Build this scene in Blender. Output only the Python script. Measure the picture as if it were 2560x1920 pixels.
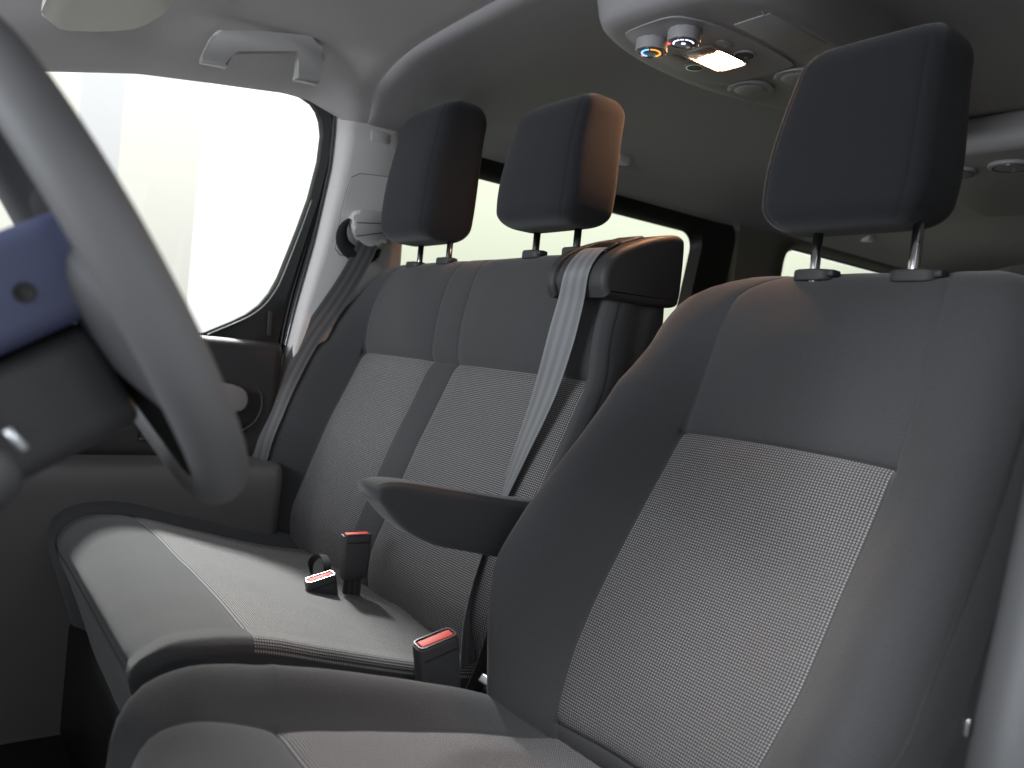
import bpy, bmesh, math, random
import numpy as np
from mathutils import Vector, Matrix, noise as mnoise
random.seed(7)
scene = bpy.context.scene
COL = scene.collection
for o in list(bpy.data.objects):
    bpy.data.objects.remove(o)

# ------------------------------------------------------------------ camera
# vehicle axes: +X forward, +Y towards the open driver door, +Z up (metres)
cd = bpy.data.cameras.new('camera'); cam = bpy.data.objects.new('camera', cd); COL.objects.link(cam)
cd.sensor_width = 36.0; cd.lens = 28.66; cd.clip_start = 0.02; cd.clip_end = 60
right = Vector((-0.8026, 0.5876, 0.1025)); fwd = Vector((-0.5931, -0.8045, -0.0333))
right.normalize(); fwd = (fwd - right * fwd.dot(right)).normalized(); up = right.cross(fwd)
cam.matrix_world = Matrix(((right.x, up.x, -fwd.x, 0.0), (right.y, up.y, -fwd.y, 0.0),
                           (right.z, up.z, -fwd.z, 1.25), (0, 0, 0, 1)))
cd.dof.use_dof = True; cd.dof.focus_distance = 1.45; cd.dof.aperture_fstop = 4.4
scene.camera = cam

# ------------------------------------------------------------------ world, lamps, exposure
w = bpy.data.worlds.new('World'); scene.world = w; w.use_nodes = True
bg = w.node_tree.nodes['Background']; bg.inputs[0].default_value = (0.90, 0.94, 1.0, 1); bg.inputs[1].default_value = 0.80

def area(name, loc, target, sx, sy, power, color, spread=180):
    l = bpy.data.lights.new(name, 'AREA'); l.shape = 'RECTANGLE'; l.size = sx; l.size_y = sy
    l.energy = power; l.color = color; l.spread = math.radians(spread)
    o = bpy.data.objects.new(name, l); COL.objects.link(o); o.location = loc
    d = Vector(target) - Vector(loc); o.rotation_euler = d.to_track_quat('-Z', 'Y').to_euler()
    return o
area('driver_side_ceiling_light', (0.35, 0.80, 3.4), (-0.6, -0.6, 0.95), 0.8, 0.6, 104, (0.98, 0.98, 1.0))
area('passenger_side_ceiling_light', (-0.95, -3.95, 3.43), (-0.42, -1.38, 0.83), 0.45, 0.35, 13, (1.0, 0.995, 0.98), 36)
area('windscreen_side_light', (2.3, -0.9, 1.65), (-0.7, -1.25, 1.55), 1.5, 0.45, 56, (0.90, 0.95, 1.0))
area('showroom_wall_light', (-3.0, -3.1, 3.4), (-3.0, -4.6, 1.3), 10.0, 0.5, 165, (1.0, 0.995, 0.97))
vs = scene.view_settings
vs.view_transform = 'Standard'; vs.look = 'None'; vs.exposure = 0.0; vs.gamma = 1.0; vs.use_curve_mapping = False
scene.render.engine = 'CYCLES'
scene.cycles.max_bounces = 8; scene.cycles.diffuse_bounces = 5; scene.cycles.transparent_max_bounces = 12
scene.cycles.use_denoising = True; scene.cycles.sample_clamp_indirect = 6

# ------------------------------------------------------------------ materials
def nodes_of(name):
    m = bpy.data.materials.new(name); m.use_nodes = True
    return m, m.node_tree.nodes, m.node_tree.links, m.node_tree.nodes['Principled BSDF']

def mat(name, col, rough=0.6, metal=0.0, sheen=0.0, bump=0.0, bscale=400.0, vary=0.0, vscale=6.0, spec=0.5, coat=0.0):
    m, N, L, b = nodes_of(name)
    b.inputs['Base Color'].default_value = (*col, 1); b.inputs['Roughness'].default_value = rough
    b.inputs['Metallic'].default_value = metal; b.inputs['Specular IOR Level'].default_value = spec
    b.inputs['Sheen Weight'].default_value = sheen; b.inputs['Sheen Roughness'].default_value = 0.45
    b.inputs['Coat Weight'].default_value = coat
    tc = N.new('ShaderNodeTexCoord')
    if bump:
        n = N.new('ShaderNodeTexNoise'); n.inputs['Scale'].default_value = bscale; n.inputs['Detail'].default_value = 2
        L.new(tc.outputs['Object'], n.inputs['Vector'])
        bp = N.new('ShaderNodeBump'); bp.inputs['Strength'].default_value = bump; bp.inputs['Distance'].default_value = 0.001
        L.new(n.outputs['Fac'], bp.inputs['Height']); L.new(bp.outputs['Normal'], b.inputs['Normal'])
    if vary:
        n2 = N.new('ShaderNodeTexNoise'); n2.inputs['Scale'].default_value = vscale; n2.inputs['Detail'].default_value = 5
        L.new(tc.outputs['Object'], n2.inputs['Vector'])
        mx = N.new('ShaderNodeMix'); mx.data_type = 'RGBA'
        mx.inputs[6].default_value = (*[c * (1 - vary) for c in col], 1); mx.inputs[7].default_value = (*[c * (1 + vary) for c in col], 1)
        L.new(n2.outputs['Fac'], mx.inputs[0]); L.new(mx.outputs[2], b.inputs['Base Color'])
    return m

def emit(name, col, strength):
    m, N, L, b = nodes_of(name)
    b.inputs['Base Color'].default_value = (*col, 1)
    b.inputs['Emission Color'].default_value = (*col, 1); b.inputs['Emission Strength'].default_value = strength
    return m

def math_node(N, L, op, a, b=None):
    n = N.new('ShaderNodeMath'); n.operation = op
    for i, v in enumerate((a, b)):
        if v is None: continue
        if isinstance(v, (int, float)): n.inputs[i].default_value = v
        else: L.new(v, n.inputs[i])
    return n.outputs[0]

def woven(name, dark, light, pu, pv):
    # rows of pale yarn dots over a dark ground, laid out in metres on the UV map
    m, N, L, b = nodes_of(name)
    uv = N.new('ShaderNodeUVMap'); sp = N.new('ShaderNodeSeparateXYZ'); L.new(uv.outputs['UV'], sp.inputs[0])
    nz = N.new('ShaderNodeTexNoise'); nz.inputs['Scale'].default_value = 40; nz.inputs['Detail'].default_value = 3
    L.new(uv.outputs['UV'], nz.inputs['Vector'])
    wob = math_node(N, L, 'MULTIPLY', nz.outputs['Fac'], 0.25)
    v = math_node(N, L, 'ADD', math_node(N, L, 'MULTIPLY', sp.outputs['Y'], math.tau / pv), wob)
    row = math_node(N, L, 'FLOOR', math_node(N, L, 'DIVIDE', v, math.tau))
    u = math_node(N, L, 'ADD', math_node(N, L, 'ADD', math_node(N, L, 'MULTIPLY', sp.outputs['X'], math.tau / pu), wob), math_node(N, L, 'MULTIPLY', row, 0.0))
    cu = math_node(N, L, 'MULTIPLY_ADD', math_node(N, L, 'COSINE', u), 0.5); cu.node.inputs[2].default_value = 0.5
    cv = math_node(N, L, 'MULTIPLY_ADD', math_node(N, L, 'COSINE', v), -0.5); cv.node.inputs[2].default_value = 0.5
    d = math_node(N, L, 'MULTIPLY', cu, cv)
    ramp = N.new('ShaderNodeMapRange'); ramp.interpolation_type = 'SMOOTHSTEP'
    ramp.inputs[1].default_value = 0.18; ramp.inputs[2].default_value = 0.75
    L.new(d, ramp.inputs[0])
    nb = N.new('ShaderNodeTexNoise'); nb.inputs['Scale'].default_value = 900; L.new(uv.outputs['UV'], nb.inputs['Vector'])
    mx = N.new('ShaderNodeMix'); mx.data_type = 'RGBA'
    mx.inputs[6].default_value = (*dark, 1); mx.inputs[7].default_value = (*light, 1)
    L.new(ramp.outputs[0], mx.inputs[0])
    hs = N.new('ShaderNodeHueSaturation'); L.new(mx.outputs[2], hs.inputs['Color'])
    L.new(math_node(N, L, 'MULTIPLY_ADD', nb.outputs['Fac'], 0.8), hs.inputs['Value']); hs.inputs['Value'].links[0].from_node.inputs[2].default_value = 0.6
    L.new(hs.outputs['Color'], b.inputs['Base Color'])
    bp = N.new('ShaderNodeBump'); bp.inputs['Strength'].default_value = 0.5; bp.inputs['Distance'].default_value = 0.0008
    L.new(d, bp.inputs['Height']); L.new(bp.outputs['Normal'], b.inputs['Normal'])
    b.inputs['Roughness'].default_value = 0.85; b.inputs['Sheen Weight'].default_value = 0.15; b.inputs['Specular IOR Level'].default_value = 0.25
    return m

def webbing(name, a, c):
    # lengthwise woven bands across the belt (UV x runs over the width)
    m, N, L, b = nodes_of(name)
    uv = N.new('ShaderNodeUVMap'); sp = N.new('ShaderNodeSeparateXYZ'); L.new(uv.outputs['UV'], sp.inputs[0])
    s = math_node(N, L, 'COSINE', math_node(N, L, 'MULTIPLY', sp.outputs['X'], math.tau * 3.0))
    mr = N.new('ShaderNodeMapRange'); mr.inputs[1].default_value = -0.35; mr.inputs[2].default_value = 0.35; L.new(s, mr.inputs[0])
    tw = math_node(N, L, 'SINE', math_node(N, L, 'MULTIPLY', math_node(N, L, 'ADD', sp.outputs['Y'], math_node(N, L, 'MULTIPLY', sp.outputs['X'], 0.05)), 2600.0))
    mx = N.new('ShaderNodeMix'); mx.data_type = 'RGBA'
    mx.inputs[6].default_value = (*a, 1); mx.inputs[7].default_value = (*c, 1); L.new(mr.outputs[0], mx.inputs[0])
    L.new(mx.outputs[2], b.inputs['Base Color'])
    bp = N.new('ShaderNodeBump'); bp.inputs['Strength'].default_value = 0.25; bp.inputs['Distance'].default_value = 0.0005
    L.new(math_node(N, L, 'ADD', tw, math_node(N, L, 'MULTIPLY', s, 0.8)), bp.inputs['Height']); L.new(bp.outputs['Normal'], b.inputs['Normal'])
    b.inputs['Roughness'].default_value = 0.42; b.inputs['Sheen Weight'].default_value = 0.2
    return m

def pane(name, tint, refl=0.06):
    m = bpy.data.materials.new(name); m.use_nodes = True; N = m.node_tree.nodes; L = m.node_tree.links
    N.clear(); o = N.new('ShaderNodeOutputMaterial'); t = N.new('ShaderNodeBsdfTransparent'); t.inputs[0].default_value = (*tint, 1)
    g = N.new('ShaderNodeBsdfGlossy'); g.inputs['Roughness'].default_value = 0.02
    lw = N.new('ShaderNodeLayerWeight'); lw.inputs['Blend'].default_value = 0.5
    f_ = math_node(N, L, 'MULTIPLY_ADD', math_node(N, L, 'POWER', lw.outputs['Facing'], 5.0), 0.9); f_.node.inputs[2].default_value = 0.04
    mx = N.new('ShaderNodeMixShader'); L.new(f_, mx.inputs[0]); L.new(t.outputs[0], mx.inputs[1]); L.new(g.outputs[0], mx.inputs[2])
    L.new(mx.outputs[0], o.inputs[0])
    return m

def banded_wall(name):
    # painted showroom wall of wide vertical panels, each a slightly different white
    m, N, L, b = nodes_of(name)
    tc = N.new('ShaderNodeTexCoord'); sp = N.new('ShaderNodeSeparateXYZ'); L.new(tc.outputs['Object'], sp.inputs[0])
    r = N.new('ShaderNodeValToRGB'); r.color_ramp.interpolation = 'CONSTANT'
    L.new(math_node(N, L, 'MULTIPLY_ADD', sp.outputs['X'], 0.1), r.inputs[0]); r.inputs[0].links[0].from_node.inputs[2].default_value = 0.5
    e = r.color_ramp.elements; e[0].position = 0.0; e[0].color = (0.86, 0.86, 0.84, 1)
    e[1].position = 0.382; e[1].color = (0.60, 0.585, 0.54, 1)
    for p, c in ((0.4215, (0.51, 0.51, 0.52)), (0.44, (0.64, 0.63, 0.57)), (0.47, (0.58, 0.565, 0.52))):
        q = e.new(p); q.color = (*c, 1)
    L.new(r.outputs[0], b.inputs['Base Color']); b.inputs['Roughness'].default_value = 0.9
    return m

M = dict(
    fabric=mat('charcoal knit fabric', (0.066, 0.067, 0.070), 0.92, sheen=0.25, bump=0.7, bscale=700, vary=0.22, vscale=420, spec=0.2),
    fabric_hr=mat('dark knit fabric', (0.021, 0.023, 0.027), 0.9, sheen=0.2, bump=0.7, bscale=700, vary=0.22, vscale=420, spec=0.2),
    woven=woven('woven dotted fabric', (0.060, 0.059, 0.061), (0.44, 0.43, 0.43), 0.0040, 0.0038),
    black_plastic=mat('black plastic', (0.018, 0.018, 0.019), 0.45, bump=0.1, bscale=1500),
    grain=mat('grained charcoal plastic', (0.040, 0.040, 0.042), 0.55, bump=0.25, bscale=1400, vary=0.06, vscale=300),
    door_dark=mat('dark door plastic', (0.035, 0.034, 0.035), 0.5, bump=0.3, bscale=1200, vary=0.06, vscale=200),
    door_low=mat('lower door plastic with warm light tint', (0.19, 0.174, 0.174), 0.55, bump=0.3, bscale=1200, vary=0.06, vscale=200),  # brownish light on the lower door is carried by this colour
    rim=mat('steering wheel rim skin', (0.12, 0.12, 0.122), 0.62, bump=0.2, bscale=900),
    shroud=mat('column shroud plastic with blue light tint', (0.075, 0.085, 0.165), 0.42, bump=0.2, bscale=1200),  # blue of the light falling on the cover is painted into the base colour
    shroud_grey=mat('grey pillar plastic', (0.075, 0.077, 0.081), 0.5, bump=0.2, bscale=1200),
    buckle=mat('grey buckle plastic', (0.075, 0.075, 0.078), 0.5, bump=0.2, bscale=1300),
    headliner_rear=mat('rear headliner cloth with painted shade', (0.36, 0.35, 0.362), 0.95, bump=0.35, bscale=700, vary=0.05, vscale=500, spec=0.15),  # same lining as the front; dim rear roof shade is put into the colour
    door_pull=mat('pinkish grey handle plastic', (0.30, 0.275, 0.275), 0.45),
    shroud_dark=mat('dark wheel cover plastic', (0.060, 0.060, 0.063), 0.6, bump=0.2, bscale=1200),
    matte_black=mat('matte black plastic', (0.02, 0.02, 0.021), 0.9, spec=0.2),
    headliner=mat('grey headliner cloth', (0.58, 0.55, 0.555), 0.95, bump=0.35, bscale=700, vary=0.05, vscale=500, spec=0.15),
    trim=mat('pale grey trim plastic', (0.66, 0.64, 0.63), 0.55, bump=0.18, bscale=1300, vary=0.03, vscale=200),
    trim_lt=mat('light grey plastic', (0.52, 0.51, 0.50), 0.45, bump=0.1, bscale=1300),
    console=mat('console plastic', (0.32, 0.312, 0.325), 0.5, bump=0.15, bscale=1300),
    seal=mat('glossy black seal', (0.05, 0.058, 0.055), 0.22, coat=0.6, vary=0.2, vscale=30),
    frame_black=mat('black window frame', (0.012, 0.013, 0.012), 0.4, bump=0.1, bscale=800),
    chrome=mat('chrome', (0.62, 0.62, 0.63), 0.14, metal=1.0),
    dark_chrome=mat('dark polished metal', (0.22, 0.22, 0.23), 0.2, metal=1.0),
    red=mat('red button plastic', (0.72, 0.035, 0.025), 0.6),
    tongue=mat('pale metal', (0.50, 0.52, 0.53), 0.35, metal=0.6),
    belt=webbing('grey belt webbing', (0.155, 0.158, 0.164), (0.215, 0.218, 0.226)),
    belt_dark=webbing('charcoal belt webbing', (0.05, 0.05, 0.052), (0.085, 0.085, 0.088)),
    carpet=mat('black carpet', (0.012, 0.012, 0.013), 1.0, bump=0.8, bscale=500),
    rear_trim=mat('rear wall trim', (0.17, 0.165, 0.14), 0.8, bump=0.2, bscale=900),
    glass=pane('clear door glass', (0.97, 0.99, 0.97)),
    glass_green=pane('green tinted glass', (0.64, 0.68, 0.55)),
    lens=emit('lit lamp lens', (1.0, 0.50, 0.26), 240.0),
    lens_off=mat('clear lamp lens', (0.30, 0.27, 0.26), 0.15, coat=0.5),
    led_w=emit('white backlight', (0.72, 0.70, 1.0), 2.2), led_b=emit('blue backlight', (0.15, 0.42, 1.0), 2.5),
    led_o=emit('orange backlight', (1.0, 0.32, 0.04), 2.0), led_r=emit('red backlight', (1.0, 0.10, 0.10), 2.0),
    dial=mat('dark dial face', (0.05, 0.05, 0.055), 0.3),
    wall=banded_wall('white wall panels'), ground=mat('showroom floor', (0.42, 0.42, 0.42), 0.5, vary=0.05, vscale=3),
    visor=mat('visor vinyl', (0.62, 0.60, 0.55), 0.8, bump=0.3, bscale=900),
    shell=mat('painted body shell', (0.03, 0.03, 0.032), 0.5),
)

# ------------------------------------------------------------------ object helpers
def tag(o, label=None, cat=None, group=None, kind=None):
    if label: o['label'] = label
    if cat: o['category'] = cat
    if group: o['group'] = group
    if kind: o['kind'] = kind
    return o

def empty(name, loc, label, cat, group=None):
    o = bpy.data.objects.new(name, None); COL.objects.link(o); o.location = loc; o.empty_display_size = 0.05
    return tag(o, label, cat, group)

def obj(name, me, m, parent=None, smooth=True):
    if isinstance(me, bmesh.types.BMesh):
        bm = me; me = bpy.data.meshes.new(name); bm.to_mesh(me); bm.free()
    if m is not None: me.materials.append(m)
    if smooth:
        me.polygons.foreach_set('use_smooth', [True] * len(me.polygons))
    o = bpy.data.objects.new(name, me); COL.objects.link(o)
    if parent is not None:
        o.parent = parent
        off = Vector((0, 0, 0)); q = parent
        while q is not None: off += q.location; q = q.parent
        o.location = -off            # meshes are written in vehicle coordinates
    return o

def autosmooth(o, deg=40):
    me = o.data; bm = bmesh.new(); bm.from_mesh(me)
    for e in bm.edges:
        if len(e.link_faces) == 2 and e.calc_face_angle(0) > math.radians(deg): e.smooth = False
    bm.to_mesh(me); bm.free()
    return o

def spline(pts, n):
    # centripetal-ish Catmull-Rom through pts, n samples evenly by arc length
    P = np.array(pts, float); Q = [2 * P[0] - P[1], *P, 2 * P[-1] - P[-2]]; out = []
    for i in range(1, len(Q) - 2):
        for k in range(64):
            t = k / 64; a, b, c, d = Q[i - 1], Q[i], Q[i + 1], Q[i + 2]
            out.append(0.5 * (2 * b + (c - a) * t + (2 * a - 5 * b + 4 * c - d) * t * t + (3 * b - a - 3 * c + d) * t ** 3))
    out.append(P[-1]); out = np.array(out)
    L = np.concatenate([[0], np.cumsum(np.linalg.norm(np.diff(out, axis=0), axis=1))])
    if isinstance(n, int): s = np.linspace(0, L[-1], n)
    else: s = np.clip(np.array(n), 0, L[-1])
    return np.stack([np.interp(s, L, out[:, j]) for j in range(out.shape[1])], 1)

def spline_len(pts):
    q = spline(pts, 400); return float(np.linalg.norm(np.diff(q, axis=0), axis=1).sum())

def ip(x, table):
    xs, ys = zip(*sorted(table)); return float(np.interp(x, xs, ys))

def sm(a, b, x):
    t = min(1.0, max(0.0, (x - a) / (b - a))); return t * t * (3 - 2 * t)

def grid_mesh(name, V, uvs=None, close_u=False, close_v=False, cells=None):
    n, m = V.shape[:2]; idx = {}; verts = []; faces = []; fuv = []
    def vid(i, j):
        k = (i % n, j % m)
        if k not in idx: idx[k] = len(verts); verts.append(tuple(V[k]))
        return idx[k]
    for i in range(n if close_u else n - 1):
        for j in range(m if close_v else m - 1):
            if cells is not None and not cells(i, j): continue
            q = ((i, j), (i + 1, j), (i + 1, j + 1), (i, j + 1))
            f = [vid(*a) for a in q]; keep = []; ku = []
            for a, id_ in zip(q, f):
                if id_ not in keep: keep.append(id_); ku.append(a)
            faces.append(keep)
            if uvs is not None: fuv += [tuple(uvs[a[0] % n, a[1] % m]) for a in ku]
    me = bpy.data.meshes.new(name); me.from_pydata(verts, [], faces)
    if uvs is not None:
        l = me.uv_layers.new(name='UVMap')
        l.data.foreach_set('uv', [c for u in fuv for c in u])
    me.update(); return me

def box(bm, c, s, rot=None, bevel=0.0, seg=3):
    r = bmesh.ops.create_cube(bm, size=1.0); vs_ = r['verts']
    bmesh.ops.scale(bm, vec=s, verts=vs_)
    if bevel:
        es = list({e for v in vs_ for e in v.link_edges})
        res = bmesh.ops.bevel(bm, geom=es, offset=bevel, segments=seg, affect='EDGES', profile=0.5)
        vs_ = list({v for f in res['faces'] for v in f.verts} | {v for v in vs_ if v.is_valid})
    mtx = Matrix.Translation(c)
    if rot is not None: mtx = mtx @ rot.to_4x4()
    bmesh.ops.transform(bm, matrix=mtx, verts=vs_)
    return vs_

def prism(bm, pts, axis_o, ax, ay, depth, bevel=0.0, seg=2):
    # closed outline pts (2D, in metres along ax/ay from axis_o) extruded along ax x ay by depth
    ax = Vector(ax); ay = Vector(ay); n = ax.cross(ay).normalized(); o = Vector(axis_o)
    a = [bm.verts.new(o + ax * p[0] + ay * p[1]) for p in pts]
    b = [bm.verts.new(o + ax * p[0] + ay * p[1] + n * depth) for p in pts]
    fs = [bm.faces.new(list(reversed(a))), bm.faces.new(b)]
    k = len(pts)
    for i in range(k): bm.faces.new((a[i], a[(i + 1) % k], b[(i + 1) % k], b[i]))
    if bevel:
        es = list({e for f in fs for e in f.edges})
        bmesh.ops.bevel(bm, geom=es, offset=bevel, segments=seg, affect='EDGES', profile=0.5)
    bmesh.ops.recalc_face_normals(bm, faces=bm.faces)

def rrect(w_, h_, r, n=5):
    out = []
    for cx, cy, a0 in ((w_ / 2 - r, h_ / 2 - r, 0), (-w_ / 2 + r, h_ / 2 - r, 90), (-w_ / 2 + r, -h_ / 2 + r, 180), (w_ / 2 - r, -h_ / 2 + r, 270)):
        for k in range(n + 1):
            a = math.radians(a0 + 90 * k / n); out.append((cx + r * math.cos(a), cy + r * math.sin(a)))
    return out

def tube_mesh(name, path, rad, n=12, caps=True):
    P = [Vector(p) for p in path]; V = []
    ref = Vector((0, 0, 1)) if abs((P[-1] - P[0]).normalized().z) < 0.9 else Vector((1, 0, 0))
    for i, p in enumerate(P):
        t = (P[min(i + 1, len(P) - 1)] - P[max(i - 1, 0)]).normalized()
        a = t.cross(ref).normalized(); b = t.cross(a)
        r = rad(i / (len(P) - 1)) if callable(rad) else rad
        V.append([tuple(p + (a * math.cos(q) + b * math.sin(q)) * r) for q in [math.tau * k / n for k in range(n)]])
    me = grid_mesh(name, np.array(V), close_v=True)
    if caps:
        bm = bmesh.new(); bm.from_mesh(me); bmesh.ops.holes_fill(bm, edges=[e for e in bm.edges if e.is_boundary]); bm.to_mesh(me); bm.free()
    return me

def ribbon(name, pts, wid, m, parent, thick=0.0014, n=60, curl=0.0, cols=13):
    # pts: (position, width direction, [width]) along the belt; a thin closed band with UVs
    pos = spline([p[0] for p in pts], n); wd = spline([p[1] for p in pts], n)
    ws = np.interp(np.linspace(0, 1, n), np.linspace(0, 1, len(pts)), [p[2] if len(p) > 2 else wid for p in pts])
    L = np.concatenate([[0], np.cumsum(np.linalg.norm(np.diff(pos, axis=0), axis=1))])
    top, bot, uv = [], [], []
    for i in range(n):
        t = pos[min(i + 1, n - 1)] - pos[max(i - 1, 0)]; t /= np.linalg.norm(t)
        d = wd[i] - t * (wd[i] @ t); d /= np.linalg.norm(d); nn = np.cross(t, d)
        r1, r2, u1 = [], [], []
        for k in range(cols):
            f = k / (cols - 1) - 0.5
            c = pos[i] + d * f * ws[i] + nn * curl * (f * f * 4)
            r1.append(c + nn * thick / 2); r2.append(c - nn * thick / 2); u1.append((f + 0.5, L[i]))
        top.append(r1 + r2[::-1]); uv.append(u1 + u1[::-1])
    me = grid_mesh(name, np.array(top), np.array(uv), close_v=True)
    return autosmooth(obj(name, me, m, parent), 60)

# upholstery: a profile swept across the seat width, with raised bolsters, side walls and sewn grooves
def upholstery(parent, profile, knots, ext, bol, side, rows, seams_s, regions, name_mats, crown=None, inner_mats=None, col_density=0.02, wide=None, edge_seam=0.0, right_plain=False, no_right_seam=False, pinch=1.0):
    # profile: (x,z) points; rows: number of samples; seams_s: arc positions of cross seams
    # knots: y of [left edge, left insert edge, ..., right insert edge, right edge] (left = far side, most negative)
    tot = spline_len(profile)
    S = set(np.linspace(0, tot, rows))
    for s0 in seams_s:
        S |= {s0 + d for d in (-0.016, -0.010, -0.006, -0.0035, -0.0015, 0.0, 0.0015, 0.0035, 0.006, 0.010, 0.016)}
    S = np.array(sorted(v for v in S if 0 <= v <= tot))
    C = spline(profile, S); n = len(S)
    T = spline(profile, S + 0.014) - spline(profile, S - 0.014)
    T /= np.linalg.norm(T, axis=1)[:, None]
    NRM = np.stack([T[:, 1], -T[:, 0]], 1)       # outward (forward / up) normal of the profile
    # smooth the normals a little so tight curves stay clean
    cols = []     # (kind, f, y0, seam index)
    nb = 16
    for k in range(9): cols.append(('L', 3 - k / 9))
    tau = sorted(set([k / nb for k in range(nb + 1)] + [0.008, 0.02, 0.04, 0.07] + [0.965, 0.985]))
    for t in reversed(tau): cols.append(('L', 1 + t))
    ys = knots[1:-1]
    centre = []
    for a, b in zip(ys[:-1], ys[1:]):
        c = max(4, int(abs(b - a) / col_density)); q = [a + (b - a) * k / c for k in range(c + 1)]
        q += [a + d for d in (0.0015, 0.0035, 0.007)] + [b - d for d in (0.0015, 0.0035, 0.007)]
        centre += q
    centre = sorted(set(round(v, 5) for v in centre))
    for y in centre[1:-1]: cols.append(('C', y))
    for t in tau: cols.append(('R', 1 + t))
    for k in range(9): cols.append(('R', 2 + (k + 1) / 9))
    m = len(cols); V = np.zeros((n, m, 3)); U = np.zeros((n, m, 2)); Yb = np.zeros((n, m)); Dp = np.zeros((n, m))
    yc = 0.5 * (knots[0] + knots[-1])
    def B(t):
        b = math.sin(math.pi / 2 * min(1.0, t / 0.66)) ** 1.25
        if t > 0.66: b *= 1 - 0.62 * ((t - 0.66) / 0.34) ** 2
        return b
    for i in range(n):
        x, z = C[i]; kL, kR = ext(x, z); bL, bR = bol(x, z); sx, sz = side(x, z, i / (n - 1))
        for j, (kd, f) in enumerate(cols):
            if kd == 'C':
                y = f; d = crown(y, x, z) if crown else 0.0
                k = kL if y < yc else kR
                k = 1 - (1 - k) * pinch
                yy = yc + (y - yc) * k; Yb[i, j] = y
                V[i, j] = (x + NRM[i, 0] * d, yy, z + NRM[i, 1] * d)
            else:
                e, ii = (knots[0], knots[1]) if kd == 'L' else (knots[-1], knots[-2])
                k, b = (kL, bL) if kd == 'L' else (kR, bR)
                sg = -1 if kd == 'L' else 1
                t = min(f - 1, 1.0); y = ii + (e - ii) * (t if t < 0.8 else 0.8 + 0.2 * math.sin((t - 0.8) / 0.2 * math.pi / 2))
                k = (1 - (1 - k) * pinch) * (1 - t) + k * t
                d = b * B(t) - 0.018 * max(0, (t - 0.6) / 0.4) ** 2
                d += (crown(ii, x, z) if crown else 0.0) * (1 - t)
                px, pz, yy = x + NRM[i, 0] * d, z + NRM[i, 1] * d, yc + (y - yc) * k
                if f > 2:
                    g = f - 2; yy += sg * (0.003 if (right_plain and kd == 'R') else 0.012) * math.sin(math.pi * min(1, g * 1.1)) ** 0.8 * k
                    px += (sx - px) * g; pz += (sz - pz) * g
                V[i, j] = (px, yy, pz); Yb[i, j] = y + sg * max(0, f - 2) * 0.1
            U[i, j] = (Yb[i, j], S[i])
    # sewn grooves
    du = np.gradient(V, axis=0); dv = np.gradient(V, axis=1); nn = np.cross(du, dv)
    ln = np.linalg.norm(nn, axis=2); ln[ln == 0] = 1; nn /= ln[..., None]
    ref = np.zeros_like(V); ref[..., 0] = NRM[:, None, 0]; ref[..., 2] = NRM[:, None, 1]
    flip = np.sign((nn * ref).sum(2)); flip[flip == 0] = 1; nn *= flip[..., None]
    G = np.zeros((n, m))
    cmask = np.array([1.0 if c_[0] == 'C' else max(edge_seam, max(0.0, 1 - (c_[1] - 1) / 0.05)) ** 2 for c_ in cols])
    for s0 in seams_s:
        d = np.abs(S - s0); G += (0.0034 * np.exp(-(d / 0.0028) ** 2) + (wide or 0.003) * np.exp(-(d / 0.013) ** 2))[:, None] * cmask[None, :]
    for y0 in (knots[1:-2] if (right_plain and no_right_seam) else knots[1:-1]):
        d = np.abs(Yb - y0); G += 0.0012 * np.exp(-(d / 0.0028) ** 2) + 0.0016 * np.exp(-(d / 0.011) ** 2)
    kinds = [c[0] for c in cols]
    for j, (kd, f) in enumerate(cols):
        if kd in 'LR':
            if f > 2.0: G[:, j] *= 0
            dd = abs(f - 2.0) * 0.09; G[:, j] += (0.0004 if (right_plain and kd == 'R') else 0.0022) * math.exp(-(dd / 0.003) ** 2)
    for i in range(n):
        for j in range(m):
            p_ = Vector(V[i, j])
            G[i, j] += 0.0016 * mnoise.noise(p_ * 9.0) + 0.0007 * mnoise.noise(p_ * 26.0)
    V = V - nn * G[..., None]
    out = {}
    def reg(i, j):
        s = 0.5 * (S[i] + S[min(i + 1, n - 1)])
        a, b = cols[j], cols[j + 1]
        if a[0] == 'C' or b[0] == 'C':
            ya = Yb[i, j]; yb = Yb[i, j + 1]; y = 0.5 * (ya + yb)
            return regions('C', y, s)
        if a[0] != b[0]: return regions('C', 0.5 * (Yb[i, j] + Yb[i, j + 1]), s)
        return regions(a[0], 0.5 * (a[1] + b[1]), s)
    R_ = [[reg(i, j) for j in range(m - 1)] for i in range(n - 1)]
    for key, (nm, mt, lab) in name_mats.items():
        me = grid_mesh(nm, V, U, cells=lambda i, j: R_[i][j] == key)
        if not len(me.polygons): continue
        o = obj(nm, me, mt, parent)
        if lab: o['label'] = lab
        out[key] = o
    return V, S

# rounded lofts (head restraints, covers)
def superloft(stations, nseg=48, expo=4.0):
    V = []
    for (cx, cy, cz, a, b) in stations:     # half extents a (x) and b (y)
        row = []
        for k in range(nseg):
            q = math.tau * k / nseg; c, s = math.cos(q), math.sin(q)
            row.append((cx + a * math.copysign(abs(c) ** (2 / expo), c), cy + b * math.copysign(abs(s) ** (2 / expo), s), cz))
        V.append(row)
    return np.array(V)

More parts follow.
